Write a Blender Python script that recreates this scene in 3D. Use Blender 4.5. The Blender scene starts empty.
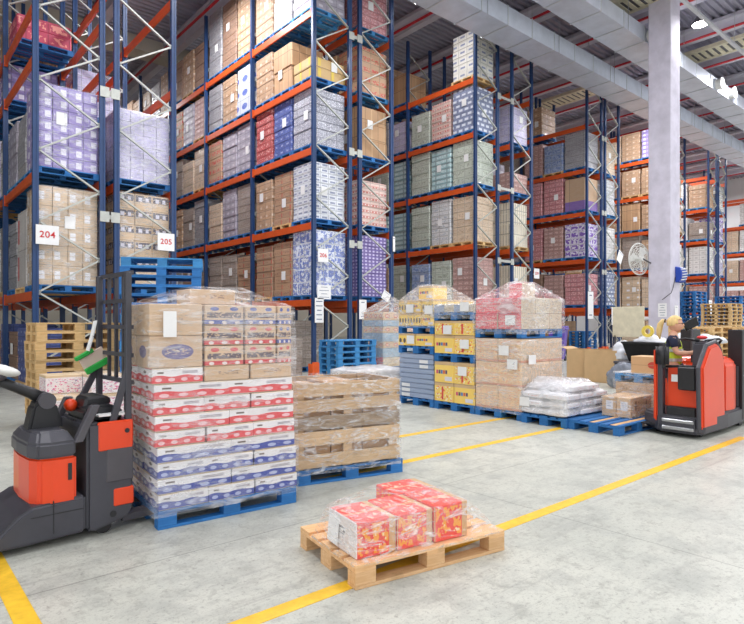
import bpy, bmesh, math, random
from mathutils import Vector, Matrix, noise
random.seed(7)
R = math.radians
S = bpy.context.scene
COL = S.collection

def srgb(r, g, b):
    def f(c):
        c /= 255.0
        return c / 12.92 if c <= 0.04045 else ((c + 0.055) / 1.055) ** 2.4
    return (f(r), f(g), f(b), 1.0)

# ------------------------------------------------------------------ materials
class NT:
    """small helper around a node tree"""
    def __init__(self, name):
        self.m = bpy.data.materials.new(name)
        self.m.use_nodes = True
        self.t = self.m.node_tree
        self.t.nodes.clear()
        self.out = self.n('ShaderNodeOutputMaterial')
    def n(self, typ, **kw):
        nd = self.t.nodes.new(typ)
        for k, v in kw.items():
            setattr(nd, k, v)
        return nd
    def l(self, a, b):
        self.t.links.new(a, b)
    def put(self, sock, v):
        if hasattr(v, 'is_linked') or isinstance(v, bpy.types.NodeSocket):
            self.l(v, sock)
        else:
            sock.default_value = v
    def math(self, op, a, b=None, c=None):
        nd = self.n('ShaderNodeMath', operation=op)
        self.put(nd.inputs[0], a)
        if b is not None: self.put(nd.inputs[1], b)
        if c is not None: self.put(nd.inputs[2], c)
        return nd.outputs[0]
    def mix(self, fac, a, b, blend='MIX'):
        nd = self.n('ShaderNodeMix', data_type='RGBA', blend_type=blend)
        self.put(nd.inputs[0], fac); self.put(nd.inputs[6], a); self.put(nd.inputs[7], b)
        return nd.outputs[2]
    def noise(self, vec, scale=5, detail=2, rough=.5, dist=0):
        nd = self.n('ShaderNodeTexNoise')
        self.l(vec, nd.inputs['Vector'])
        nd.inputs['Scale'].default_value = scale
        nd.inputs['Detail'].default_value = detail
        nd.inputs['Roughness'].default_value = rough
        nd.inputs['Distortion'].default_value = dist
        return nd.outputs[0]
    def ramp(self, fac, a, b, va=0.0, vb=1.0):
        nd = self.n('ShaderNodeMapRange')
        nd.clamp = True
        self.put(nd.inputs[0], fac)
        for i, v in enumerate((a, b, va, vb)): nd.inputs[i + 1].default_value = v
        return nd.outputs[0]
    def mapping(self, vec, scale=(1, 1, 1), rot=(0, 0, 0), loc=(0, 0, 0)):
        nd = self.n('ShaderNodeMapping')
        self.l(vec, nd.inputs[0])
        nd.inputs['Scale'].default_value = scale
        nd.inputs['Rotation'].default_value = rot
        nd.inputs['Location'].default_value = loc
        return nd.outputs[0]
    def principled(self, color, rough=.5, metal=0.0, coat=0.0, coat_rough=.15, spec=.5):
        p = self.n('ShaderNodeBsdfPrincipled')
        self.put(p.inputs['Base Color'], color)
        self.put(p.inputs['Roughness'], rough)
        p.inputs['Metallic'].default_value = metal
        p.inputs['Coat Weight'].default_value = coat
        p.inputs['Coat Roughness'].default_value = coat_rough
        p.inputs['Specular IOR Level'].default_value = spec
        return p
    def bump(self, h, strength=.3, dist=.01):
        b = self.n('ShaderNodeBump')
        b.inputs['Strength'].default_value = strength
        b.inputs['Distance'].default_value = dist
        self.l(h, b.inputs['Height'])
        return b.outputs[0]
    def finish(self, bsdf):
        self.l(bsdf.outputs[0] if hasattr(bsdf, 'outputs') else bsdf, self.out.inputs[0])
        return self.m

def mat(name, rgb, rough=.5, metal=0.0, var=.12, scale=6, bump=0.0, bscale=40, stretch=(1, 1, 1), coat=0.0, spec=.5, perobj=0.0):
    t = NT(name)
    tc = t.n('ShaderNodeTexCoord')
    vec = t.mapping(tc.outputs['Object'], stretch)
    c = srgb(*rgb)
    nz = t.noise(vec, scale, 4, .6)
    hi = tuple(min(1, x * (1 + var)) for x in c[:3]) + (1,)
    lo = tuple(x * (1 - var) for x in c[:3]) + (1,)
    colr = t.mix(t.ramp(nz, .3, .7), lo, hi)
    if perobj:
        oi = t.n('ShaderNodeObjectInfo')
        colr = t.mix(1.0, colr, t_rgb(t, t.ramp(oi.outputs['Random'], 0, 1, 1 - perobj, 1 + perobj * .4)), 'MULTIPLY')
    p = t.principled(colr, rough, metal, coat, spec=spec)
    if bump:
        t.l(t.bump(t.noise(vec, bscale, 3), bump), p.inputs['Normal'])
    return t.finish(p)

def t_rgb(t, v):
    nd = t.n('ShaderNodeCombineColor')
    for i in range(3): t.l(v, nd.inputs[i])
    return nd.outputs[0]

def carton(name, base, prints=(), cell=None, gap=.008, var=.08, rough=.62, coat=0.0, haze=0.0, top=None, offset=0.0, crinkle=.0):
    """printed board: UV 0..1 per carton face (cell None) or metres (cell = carton width, height)"""
    t = NT(name)
    tc = t.n('ShaderNodeTexCoord')
    sp = t.n('ShaderNodeSeparateXYZ'); t.l(tc.outputs['UV'], sp.inputs[0])
    u, v = sp.outputs[0], sp.outputs[1]
    nrm = t.n('ShaderNodeSeparateXYZ'); t.l(tc.outputs['Normal'], nrm.inputs[0])
    isz = t.math('GREATER_THAN', t.math('ABSOLUTE', nrm.outputs[2]), .6)
    side = t.math('SUBTRACT', 1.0, isz)
    isx = t.math('GREATER_THAN', t.math('ABSOLUTE', nrm.outputs[0]), .6)
    isy = t.math('GREATER_THAN', t.math('ABSOLUTE', nrm.outputs[1]), .6)
    oi = t.n('ShaderNodeObjectInfo')
    if cell:
        U0 = t.math('DIVIDE', u, cell[0]); V = t.math('DIVIDE', v, cell[1])
        if offset:
            odd = t.math('MODULO', t.math('FLOOR', V), 2.0)
            U0 = t.math('ADD', U0, t.math('MULTIPLY', odd, offset))
        fu, fv = t.math('FRACT', U0), t.math('FRACT', V)
        cu, cv = t.math('FLOOR', U0), t.math('FLOOR', V)
        comb = t.n('ShaderNodeCombineXYZ'); t.l(cu, comb.inputs[0]); t.l(cv, comb.inputs[1]); t.l(oi.outputs['Random'], comb.inputs[2])
        wn = t.n('ShaderNodeTexWhiteNoise'); t.l(comb.outputs[0], wn.inputs['Vector'])
        rnd = wn.outputs['Value']
    else:
        fu, fv = u, v
        rnd = oi.outputs['Random']
    c = t.mix(1.0, srgb(*base), t_rgb(t, t.ramp(rnd, 0, 1, 1 - var, 1 + var)), 'MULTIPLY')
    obj = tc.outputs['Object']
    c = t.mix(t.ramp(t.noise(obj, 9, 3), .45, .8, 0, .18), c, tuple(x * .75 for x in srgb(*base)[:3]) + (1,))
    if top is not None:
        c = t.mix(isz, c, srgb(*top))
    for pr in prints:
        kind = pr[0]; face = 's'
        if kind[-2:] in ('@x', '@y', '@z', '@s'):
            face = kind[-1]; kind = kind[:-2]
        fm = {'s': side, 'x': isx, 'y': isy, 'z': isz}[face]
        if kind in ('rect', 'noise', 'wave'):
            u0, u1, v0, v1, col = pr[1:6]
            m = t.math('MULTIPLY', t.math('GREATER_THAN', fu, u0), t.math('LESS_THAN', fu, u1))
            if kind == 'wave':
                amp, fr = pr[6], pr[7]
                vt = t.math('ADD', v1, t.math('MULTIPLY', t.math('SINE', t.math('MULTIPLY', fu, fr)), amp))
            else:
                vt = v1
            m2 = t.math('MULTIPLY', t.math('GREATER_THAN', fv, v0), t.math('LESS_THAN', fv, vt))
            m = t.math('MULTIPLY', m, m2)
            if kind == 'noise':
                k, thr = pr[6], pr[7]
                cb = t.n('ShaderNodeCombineXYZ'); t.l(u, cb.inputs[0]); t.l(v, cb.inputs[1]); t.l(oi.outputs['Random'], cb.inputs[2])
                sx = pr[8] if len(pr) > 8 else 1.0
                nz = t.noise(t.mapping(cb.outputs[0], (k * sx, k, 20)), 1.0, 2)
                m = t.math('MULTIPLY', m, t.math('GREATER_THAN', nz, thr))
        elif kind == 'ell':
            cu_, cv_, ru, rv, col = pr[1:6]
            a = t.math('POWER', t.math('DIVIDE', t.math('SUBTRACT', fu, cu_), ru), 2.0)
            b = t.math('POWER', t.math('DIVIDE', t.math('SUBTRACT', fv, cv_), rv), 2.0)
            m = t.math('LESS_THAN', t.math('ADD', a, b), 1.0)
        elif kind == 'ells':          # a row of n ovals
            n_, cv_, ru, rv, col = pr[1:6]
            f2 = t.math('FRACT', t.math('MULTIPLY', fu, float(n_)))
            a = t.math('POWER', t.math('DIVIDE', t.math('SUBTRACT', f2, .5), ru), 2.0)
            b = t.math('POWER', t.math('DIVIDE', t.math('SUBTRACT', fv, cv_), rv), 2.0)
            m = t.math('LESS_THAN', t.math('ADD', a, b), 1.0)
        c = t.mix(t.math('MULTIPLY', m, fm), c, srgb(*col))
    if cell and gap:
        eu = t.math('MULTIPLY', t.math('MINIMUM', fu, t.math('SUBTRACT', 1.0, fu)), cell[0])
        ev = t.math('MULTIPLY', t.math('MINIMUM', fv, t.math('SUBTRACT', 1.0, fv)), cell[1])
        e = t.math('LESS_THAN', t.math('MINIMUM', eu, ev), gap)
        c = t.mix(t.math('MULTIPLY', e, side), c, tuple(x * .35 for x in srgb(*base)[:3]) + (1,))
    if haze:
        st = t.noise(t.mapping(obj, (1.2, 1.2, 7), (.5, .3, 0)), 2.2, 4, .6, 1.5)
        c = t.mix(t.ramp(st, .42, .72, haze * .25, haze), c, (.86, .87, .9, 1))
    p = t.principled(c, rough, 0, coat, .12)
    if coat:
        h = t.noise(t.mapping(obj, (1.5, 1.5, 5), (.5, .3, .4)), 4.5, 4, .6, 2.0)
        nb = t.bump(h, .55 + crinkle, .03)
        t.l(nb, p.inputs['Coat Normal'])
        t.l(t.bump(h, .15, .02), p.inputs['Normal'])
    return t.finish(p)

def film_mat(name, lo=.06, hi=.55, tint=(.93, .94, .97), sc=(1.2, 1.2, 9), rot=(.45, .3, 0)):
    t = NT(name)
    tc = t.n('ShaderNodeTexCoord')
    h = t.noise(t.mapping(tc.outputs['Object'], sc, rot), 2.4, 5, .62, 1.6)
    h2 = t.noise(tc.outputs['Object'], 3.5, 2)
    f = t.math('ADD', t.ramp(h, .48, .78, lo, hi), t.ramp(h2, .5, .85, 0, hi * .4))
    p = t.principled(tint + (1,), .18, 0, .3, spec=.6)
    nb = t.bump(h, .7, .03)
    t.l(nb, p.inputs['Normal'])
    tr = t.n('ShaderNodeBsdfTransparent')
    mx = t.n('ShaderNodeMixShader')
    t.l(f, mx.inputs[0]); t.l(tr.outputs[0], mx.inputs[1]); t.l(p.outputs[0], mx.inputs[2])
    return t.finish(mx)

def wood_mat(name, rgb, rgb2, var=.25):
    t = NT(name)
    tc = t.n('ShaderNodeTexCoord'); oi = t.n('ShaderNodeObjectInfo')
    gr = t.noise(t.mapping(tc.outputs['Object'], (2, 14, 14)), 3, 4, .6, .8)
    c = t.mix(t.ramp(gr, .3, .7), srgb(*rgb), srgb(*rgb2))
    c = t.mix(1.0, c, t_rgb(t, t.ramp(oi.outputs['Random'], 0, 1, 1 - var, 1.08)), 'MULTIPLY')
    c = t.mix(t.ramp(t.noise(tc.outputs['Object'], 5, 4, .7), .58, .75, 0, .45), c, tuple(x * .4 for x in srgb(*rgb)[:3]) + (1,))
    p = t.principled(c, .72)
    t.l(t.bump(gr, .25, .004), p.inputs['Normal'])
    return t.finish(p)

M = {}
M['post'] = mat('rack_blue_steel', (36, 66, 112), .38, .0, .12, 3, perobj=.12)
M['post_far'] = M['post']
M['brace'] = mat('galvanised_brace', (186, 188, 182), .42, .35, .1, 8)
M['beam'] = mat('rack_orange_steel', (214, 88, 34), .42, 0, .1, 2, perobj=.1)
M['guard'] = mat('orange_guard', (226, 92, 30), .5)
M['blue_wood'] = wood_mat('blue_painted_wood', (36, 104, 172), (52, 128, 196), .22)
M['teal_wood'] = wood_mat('pale_blue_painted_wood', (50, 126, 190), (76, 156, 212), .22)
M['wood'] = wood_mat('raw_pallet_wood', (206, 166, 108), (232, 198, 146), .2)
M['wood_warm'] = wood_mat('fresh_pallet_wood', (216, 168, 116), (236, 196, 150), .12)
M['crate_wood'] = wood_mat('crate_wood', (190, 158, 122), (220, 190, 152), .2)
M['dark_wood'] = wood_mat('weathered_wood', (140, 120, 100), (170, 150, 126), .2)
M['paper'] = mat('white_paper', (240, 240, 240), .6, 0, .03)
M['red_ink'] = mat('red_ink', (205, 40, 45), .5, 0, .02)
M['grey_ink'] = mat('grey_ink', (120, 130, 150), .6, 0, .05)
M['yellow'] = mat('yellow_floor_paint', (238, 190, 50), .45, 0, .12, 14)
M['black'] = mat('black_plastic', (34, 34, 38), .42, 0, .15, 8)
M['dark'] = mat('anthracite_paint', (66, 66, 74), .42, 0, .12, 5)
M['dark2'] = mat('dark_grey_steel', (84, 82, 88), .45, .2, .1, 5)
M['orange'] = mat('truck_orange', (234, 70, 26), .34, 0, .05, 2, coat=.2)
M['grey_tube'] = mat('grey_tube', (92, 92, 98), .4, .3, .1, 5)
M['white_plastic'] = mat('white_plastic', (228, 228, 224), .4, 0, .04)
M['steel'] = mat('bare_steel', (180, 182, 186), .3, .8, .08, 6)
M['green'] = mat('green_print', (40, 172, 70), .5, 0, .06)
M['card'] = mat('pale_card', (222, 200, 186), .6, 0, .05)
M['kraft'] = mat('kraft_board', (204, 170, 126), .7, 0, .06, 4)
M['kraft_dark'] = mat('kraft_board_dark_stock', (180, 140, 100), .7, 0, .08, 4)  # darker brown board of the crate contents
M['purple'] = mat('purple_plastic', (98, 72, 176), .4, 0, .05)
M['concrete'] = mat('column_concrete', (204, 200, 214), .8, 0, .12, 2.2, .25, 30)
M['plaster'] = mat('wall_panel_white', (226, 226, 228), .75, 0, .03, .6)
M['beige_wall'] = mat('wall_panel_beige', (196, 190, 176), .8, 0, .05, .5)
M['roof_conc'] = mat('roof_beam_concrete', (206, 204, 216), .75, 0, .07, 1.5)
M['roof_steel'] = mat('roof_deck_steel', (166, 164, 180), .38, .55, .1, 1.0)
M['cream'] = mat('cream_grille', (214, 206, 180), .6)
M['pipe_red'] = mat('sprinkler_red', (196, 44, 56), .4)
M['duct'] = mat('galvanised_duct', (206, 212, 224), .38, .4, .1, 1.6, .06, 3)
M['duct_edge'] = mat('galvanised_flange', (204, 208, 212), .35, .5, .06)
M['skin'] = mat('skin', (226, 172, 142), .5, 0, .04)
M['hair'] = mat('blonde_hair', (226, 194, 130), .5, 0, .22, 30, .3, 60, (1, 1, .2))
M['navy'] = mat('navy_cotton', (36, 42, 66), .85, 0, .1)
M['hivis'] = mat('hi_vis_yellow', (206, 232, 60), .6, 0, .05)
M['reflect'] = mat('reflective_tape', (206, 210, 206), .3, .3, .04)
M['trousers'] = mat('dark_trousers', (48, 50, 60), .85)
M['screen'] = mat('dark_screen', (24, 26, 32), .15)
M['blue_plastic'] = mat('blue_plastic', (34, 70, 168), .35)
M['bag_black'] = mat('black_bin_film', (30, 30, 34), .28, 0, .2, 10, .6, 14)
M['crumple'] = mat('crumpled_white_film', (226, 230, 238), .25, 0, .06, 9, .9, 11, coat=.4)
M['crumple_grey'] = mat('crumpled_grey_film', (128, 134, 146), .25, 0, .2, 9, .9, 11, coat=.4)
M['tape'] = mat('yellow_tape', (232, 206, 90), .35)
M['film'] = film_mat('stretch_film', .05, .66, sc=(1.0, 1.0, 6))
M['film_light'] = film_mat('thin_stretch_film', .03, .85, sc=(2.2, 2.2, 8), rot=(.9, .5, .3))
M['film_white'] = film_mat('milky_film', .6, .98, (.95, .96, .99))
M['film_sheet'] = film_mat('milky_sheet', .3, .9, (.95, .96, .99), sc=(1.5, 1.5, 5))
M['film_haze'] = film_mat('hazy_film', .12, .7, sc=(1.5, 1.5, 5))

def emis(name, col, st):
    t = NT(name)
    e = t.n('ShaderNodeEmission'); e.inputs[0].default_value = col; e.inputs[1].default_value = st
    return t.finish(e)
M['lamp'] = emis('lamp_lens', (1, .97, .92, 1), 30)

def floor_material():
    t = NT('polished_concrete_floor')
    tc = t.n('ShaderNodeTexCoord'); o = tc.outputs['Object']
    big = t.noise(o, .35, 4, .6); mid = t.noise(o, 2.2, 6, .65); fine = t.noise(o, 60, 3, .7)
    c = t.mix(t.ramp(big, .3, .7), srgb(184, 187, 177), srgb(206, 206, 195))
    c = t.mix(t.ramp(mid, .46, .64, 0, .6), c, srgb(160, 162, 156))
    c = t.mix(t.ramp(fine, .54, .70, 0, .5), c, srgb(136, 134, 128))
    # scuffs left by wheels: long thin streaks in two directions
    for rz, k in ((.05, .55), (1.5, .4)):
        s1 = t.noise(t.mapping(o, (.35, 7, 1), (0, 0, rz)), 1.5, 5, .7, .6)
        c = t.mix(t.ramp(s1, .56, .75, 0, k), c, srgb(142, 142, 138))
    blot = t.noise(o, 7.5, 5, .75, .4)
    c = t.mix(t.ramp(blot, .52, .64, 0, .5), c, srgb(150, 150, 142))
    c = t.mix(t.ramp(t.noise(o, 26, 4, .8), .55, .66, 0, .6), c, srgb(128, 126, 120))
    # slab joints
    br = t.n('ShaderNodeTexBrick'); t.l(t.mapping(o, (1, 1, 1), (0, 0, 0), (.9, 1.3, 0)), br.inputs['Vector'])
    br.offset = 0; br.inputs['Scale'].default_value = 1; br.inputs['Brick Width'].default_value = 5.2; br.inputs['Row Height'].default_value = 5.2
    br.inputs['Mortar Size'].default_value = .006; br.inputs['Mortar Smooth'].default_value = .2
    br.inputs['Color1'].default_value = br.inputs['Color2'].default_value = (1, 1, 1, 1); br.inputs['Mortar'].default_value = (.5, .5, .5, 1)
    c = t.mix(.8, c, br.outputs[0], 'MULTIPLY')
    p = t.principled(c, t.ramp(mid, .3, .7, .3, .5), 0, spec=.4)
    t.l(t.bump(fine, .08, .002), p.inputs['Normal'])
    return t.finish(p)
M['floor'] = floor_material()

# ------------------------------------------------------------------ mesh helpers
class MB:
    def __init__(self):
        self.bm = bmesh.new(); self.uv = self.bm.loops.layers.uv.new('UVMap')
    def box(self, x0, x1, y0, y1, z0, z1, metric=False):
        bm = self.bm
        v = [bm.verts.new(p) for p in ((x0, y0, z0), (x1, y0, z0), (x1, y1, z0), (x0, y1, z0), (x0, y0, z1), (x1, y0, z1), (x1, y1, z1), (x0, y1, z1))]
        w, d, h = x1 - x0, y1 - y0, z1 - z0
        for idx, a, b in (((0, 1, 5, 4), w, h), ((1, 2, 6, 5), d, h), ((2, 3, 7, 6), w, h), ((3, 0, 4, 7), d, h), ((4, 5, 6, 7), w, d), ((3, 2, 1, 0), w, d)):
            f = bm.faces.new([v[i] for i in idx])
            if not metric: a = b = 1
            for lp, c in zip(f.loops, ((0, 0), (a, 0), (a, b), (0, b))): lp[self.uv].uv = c
        return v
    def obox(self, p0, p1, w, h, up=(0, 0, 1)):
        """bar of section w x h from p0 to p1"""
        p0, p1 = Vector(p0), Vector(p1); d = (p1 - p0).normalized(); up = Vector(up)
        s = d.cross(up)
        if s.length < 1e-5: s = d.cross(Vector((1, 0, 0)))
        s.normalize(); u = s.cross(d)
        q = []
        for p in (p0, p1):
            for a, b in ((-1, -1), (1, -1), (1, 1), (-1, 1)):
                q.append(self.bm.verts.new(p + s * a * w / 2 + u * b * h / 2))
        for idx in ((0, 1, 2, 3), (7, 6, 5, 4), (0, 4, 5, 1), (1, 5, 6, 2), (2, 6, 7, 3), (3, 7, 4, 0)):
            self.bm.faces.new([q[i] for i in idx])
    def prism(self, pts, axis, a0, a1):
        """polygon pts in the two other axes, extruded along axis"""
        def mk(p, a):
            if axis == 'x': return (a, p[0], p[1])
            if axis == 'y': return (p[0], a, p[1])
            return (p[0], p[1], a)
        A = [self.bm.verts.new(mk(p, a0)) for p in pts]; B = [self.bm.verts.new(mk(p, a1)) for p in pts]
        self.bm.faces.new(A); self.bm.faces.new(B[::-1])
        n = len(pts)
        for i in range(n): self.bm.faces.new((A[i], B[i], B[(i + 1) % n], A[(i + 1) % n]))
    def tube(self, pts, r, seg=10, cap=True):
        pts = [Vector(p) for p in pts]; rings = []
        rr = r if isinstance(r, (list, tuple)) else [r] * len(pts)
        ref = None
        for i, p in enumerate(pts):
            d = (pts[min(i + 1, len(pts) - 1)] - pts[max(i - 1, 0)]).normalized()
            if ref is None:
                ref = Vector((0, 0, 1)) if abs(d.z) < .9 else Vector((1, 0, 0))
            s = d.cross(ref)
            if s.length < 1e-4: s = d.cross(Vector((0, 1, 0)))
            s.normalize(); u = s.cross(d).normalized(); ref = u
            rings.append([self.bm.verts.new(p + (s * math.cos(2 * math.pi * k / seg) + u * math.sin(2 * math.pi * k / seg)) * rr[i]) for k in range(seg)])
        for a, b in zip(rings, rings[1:]):
            for k in range(seg): self.bm.faces.new((a[k], a[(k + 1) % seg], b[(k + 1) % seg], b[k]))
        if cap:
            self.bm.faces.new(rings[0][::-1]); self.bm.faces.new(rings[-1])
    def ell(self, c, rx, ry, rz, seg=16, rings=10):
        m = Matrix.Translation(c) @ Matrix.Diagonal((rx, ry, rz, 1))
        bmesh.ops.create_uvsphere(self.bm, u_segments=seg, v_segments=rings, radius=1, matrix=m)
    def mesh(self, name, bevel=0.0, smooth=False, seg=1):
        bm = self.bm
        bmesh.ops.recalc_face_normals(bm, faces=bm.faces[:])
        if bevel:
            bmesh.ops.bevel(bm, geom=[e for e in bm.edges if e.is_manifold and e.calc_face_angle(0) > .5], offset=bevel, segments=seg, affect='EDGES', clamp_overlap=True)
        me = bpy.data.meshes.new(name); bm.to_mesh(me); bm.free()
        if smooth:
            for p in me.polygons: p.use_smooth = True
        return me
    def build(self, name, m, parent=None, bevel=0.0, smooth=False, seg=1, **kw):
        return link(name, self.mesh(name, bevel, smooth, seg), m, parent, **kw)

def link(name, me, m=None, parent=None, loc=(0, 0, 0), rot=(0, 0, 0), scale=None):
    o = bpy.data.objects.new(name, me)
    if m is not None and me is not None:
        mm = M[m] if isinstance(m, str) else m
        if not me.materials: me.materials.append(mm)
        elif me.materials[0] is not mm:
            o.material_slots[0].link = 'OBJECT'; o.material_slots[0].material = mm
    o.location = loc; o.rotation_euler = rot
    if scale: o.scale = scale
    if parent is not None: o.parent = parent
    COL.objects.link(o)
    return o

def tag(o, label, cat, group=None, kind=None):
    o['label'] = label; o['category'] = cat
    if group: o['group'] = group
    if kind: o['kind'] = kind
    return o

def thing(name, label, cat, loc=(0, 0, 0), rz=0.0, group=None):
    o = bpy.data.objects.new(name, None); o.empty_display_size = .1
    o.location = loc; o.rotation_euler = (0, 0, rz); COL.objects.link(o)
    return tag(o, label, cat, group)

def structure(name, mb, m, **kw):
    o = mb.build(name, m, **kw); o['kind'] = 'structure'; return o

ORD = ['first', 'second', 'third', 'fourth', 'fifth', 'sixth', 'seventh', 'eighth', 'ninth', 'tenth', 'eleventh', 'twelfth', 'thirteenth', 'fourteenth', 'fifteenth', 'sixteenth', 'seventeenth', 'eighteenth', 'nineteenth', 'twentieth']
def layer_word(i, n):
    return 'bottom layer' if i == 0 else ('top layer' if i == n - 1 else ORD[i] + ' layer up')
# ------------------------------------------------------------------ camera
H = 1.6
cam = bpy.data.cameras.new('camera'); cam.sensor_width = 36; cam.lens = 584 / 744 * 36; cam.shift_y = 10 / 744; cam.clip_end = 300
co = bpy.data.objects.new('camera', cam); co.location = (0, 0, H); co.rotation_euler = (R(90), 0, -math.atan2(.6516, .7586)); COL.objects.link(co)
S.camera = co

# ------------------------------------------------------------------ shell
ZC = 14.7
b = MB(); b.box(-9, 60, -14, 50, -.2, 0); structure('floor', b, 'floor')
b = MB(); b.box(-9, 60, 50, 50.3, 0, ZC + .4); structure('wall_back', b, 'beige_wall')
b = MB(); b.box(60, 60.3, -14, 50.3, 0, ZC + .4); structure('wall_right', b, 'plaster')
b = MB(); b.box(-9.3, -9, 10, 50.3, 0, ZC + .4); structure('wall_left', b, 'beige_wall')
# corrugated roof deck: ribs run along x
b = MB(); prof = []
y = -3.0
while y < 50.3:
    prof += [(y, ZC), (y + .10, ZC), (y + .14, ZC + .09), (y + .26, ZC + .09)]
    y += .30
va = [b.bm.verts.new((-9, p[0], p[1])) for p in prof]; vb = [b.bm.verts.new((60, p[0], p[1])) for p in prof]
for i in range(len(prof) - 1): b.bm.faces.new((va[i], va[i + 1], vb[i + 1], vb[i]))
structure('ceiling', b, 'roof_steel')
for k in range(-6, 12):        # roof beams along y
    x = 17.75 + 3.45 * k
    b = MB(); b.prism([(x - .42, ZC), (x - .42, ZC - .16), (x - .2, ZC - .2), (x - .16, ZC - .52), (x + .16, ZC - .52), (x + .2, ZC - .2), (x + .42, ZC - .16), (x + .42, ZC)], 'y', -3, 50)
    structure('roof_beam', b, 'roof_conc', bevel=.01)
b = MB(); b.box(-9, 60, 27.2, 28.2, 14.06, ZC); structure('roof_beam', b, 'beige_wall')
for k in range(-5, 11):
    x = 20.45 + 3.45 * k
    b = MB(); b.tube([(x, -3, 13.95), (x, 49.5, 13.95)], .055, 8)
    o = b.build('sprinkler_pipe', 'pipe_red', smooth=True)
    for yy in (2.3, 8.0, 14.0, 20.0, 26.0, 34.0, 44.0):
        b = MB(); b.tube([(x, yy, 13.98), (x, yy, ZC + .02)], .01, 5); b.build('hanger_rod', 'steel', o)
    tag(o, 'red sprinkler pipe running under the roof deck between two pale roof beams', 'pipe', 'red sprinkler pipes under the roof')

# yellow floor lines
def line(x0, x1, y0, y1):
    b = MB(); b.box(x0, x1, y0, y1, 0, .003); o = b.build('floor_line', 'yellow'); o['kind'] = 'structure'
line(-2, 9.2, 2.735, 2.845)
line(2.2, 8.3, 4.77, 4.88)
line(2.2, 8.3, 5.88, 5.99)
line(.575, .69, 2.9, 9.5)

# concrete column
b = MB(); b.box(22.88, 23.72, 9.36, 10.2, 0, ZC); structure('concrete_column', b, 'concrete', bevel=.02)

# air ducts
def duct(y0, y1, z0, z1, x0, x1, label, step):
    t = thing('air_duct', label, 'air duct', (x0, (y0 + y1) / 2, z0))
    w, h = y1 - y0, z1 - z0
    b = MB(); b.box(0, x1 - x0, -w / 2, w / 2, 0, h); b.build('duct_shell', 'duct', t)
    me = None; n = int((x1 - x0) / step)
    for i in range(n):
        if me is None:
            b = MB(); e = .025
            b.box(-.02, .02, -w / 2 - e, w / 2 + e, -e, h + e); me = b.mesh('flange')
        link('flange', me, 'duct_edge', t, (i * step, 0, 0))
        if i % 3 == 0:
            for s in (-1, 1):
                b = MB(); b.tube([(i * step + .3, s * (w / 2 + .03), -.03), (i * step + .3, s * (w / 2 + .03), ZC - z0)], .012, 6); b.build('hanger_rod', 'steel', t)
    return t
d2 = duct(12.35, 13.5, 11.95, 12.62, -2, 58, 'square grey air duct passing just in front of the rack ends', 1.45)
d1 = duct(10.4, 11.57, 12.6, 13.2, 6, 58, 'wide grey air duct nearer the concrete column with round outlets', 1.7)
for x in (23.4, 30.6, 32.3):
    b = MB(); b.tube([(x - 6, -.585, .3), (x - 6, -.78, .3)], .24, 18); b.tube([(x - 6, -.78, .3), (x - 6, -.84, .3)], .29, 18)
    b.build('round_outlet', 'white_plastic', d1, smooth=False)
b = MB(); b.box(5, 58, 8.45, 8.57, 12.95, 13.05)
ct = b.build('cable_tray', 'duct_edge')
for xx in range(7, 58, 4):
    b = MB(); b.tube([(xx, 8.51, 13.04), (xx, 8.51, ZC + .02)], .01, 5); b.build('hanger_rod', 'steel', ct)
tag(ct, 'thin pale cable tray hung below the roof beside the lamp', 'cable tray')
for i, (x, y, l) in enumerate(((29.2, 17.5, 'over the eighth rack'), (29.2, 10.2, 'above the concrete column and lamp'), (22.4, 10.2, 'above the nearer air duct'))):
    t = thing('ceiling_grille', 'cream slotted grille under the roof, ' + l, 'grille', (x, y, 13.9))
    b = MB(); b.box(-.55, .55, -2, 2, .04, .12); b.build('backing_plate', 'dark2', t)
    b = MB()
    for s in (-1, 1):
        b.box(s * .55 - .08, s * .55 + .08, -2, 2, 0, .16)
    for k in range(14): b.box(-.5, .5, -2 + k * .3, -1.84 + k * .3, 0, .05)
    b.build('grille_frame', 'cream', t)
    b = MB()
    for yy in (-1.6, 1.6): b.tube([(0, yy, .1), (0, yy, ZC - 13.9)], .015, 6)
    b.build('hanger_rod', 'steel', t)

# lamps: one in view, the unseen others added to light the hall
lamp_me = None
def lamp(x, y, z, p, first=False):
    t = thing('high_bay_lamp', 'round high bay lamp with bright white lens hung from the roof', 'lamp', (x, y, z), 0, 'high bay lamps')
    b = MB(); b.tube([(0, 0, .02), (0, 0, .1), (0, 0, .3), (0, 0, .42)], [.3, .3, .17, .1], 20); b.build('lamp_housing', 'dark2', t)
    b = MB(); b.tube([(0, 0, 0), (0, 0, .03)], [.27, .29], 20); b.build('lamp_lens', 'lamp', t)
    b = MB(); b.tube([(0, 0, .42), (0, 0, ZC - z)], .012, 6); b.build('hanger_rod', 'steel', t)
    L = bpy.data.lights.new('high_bay_light', 'AREA'); L.shape = 'DISK'; L.size = .55; L.energy = p; L.color = (.97, .97, 1)
    lo = bpy.data.objects.new('high_bay_light', L); lo.location = (x, y, z - .03); COL.objects.link(lo)
LP = 270
for x in (0.5, 7.9, 15.4, 25.0, 31.6, 39.0, 48.0):
    for y in (2.5, 9.1):
        if x == 48.0 and y == 2.5: continue
        lamp(x, y, 13.4, LP)
lamp(7.9, 19, 13.3, LP * 1.3)
for x, y in ((7.9, 15), (31.6, 14.6), (39.0, 17), (7.9, 32), (15.4, 32), (31.6, 32), (39.0, 32)): lamp(x, y, 13.3, LP * 1.2)
lamp(15.2, 15, 13.3, LP * .4); lamp(50, 12, 13.3, 2200); lamp(50, 24, 13.3, 1800)  # last two: strong unseen lamps added to whiten the far right

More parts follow.
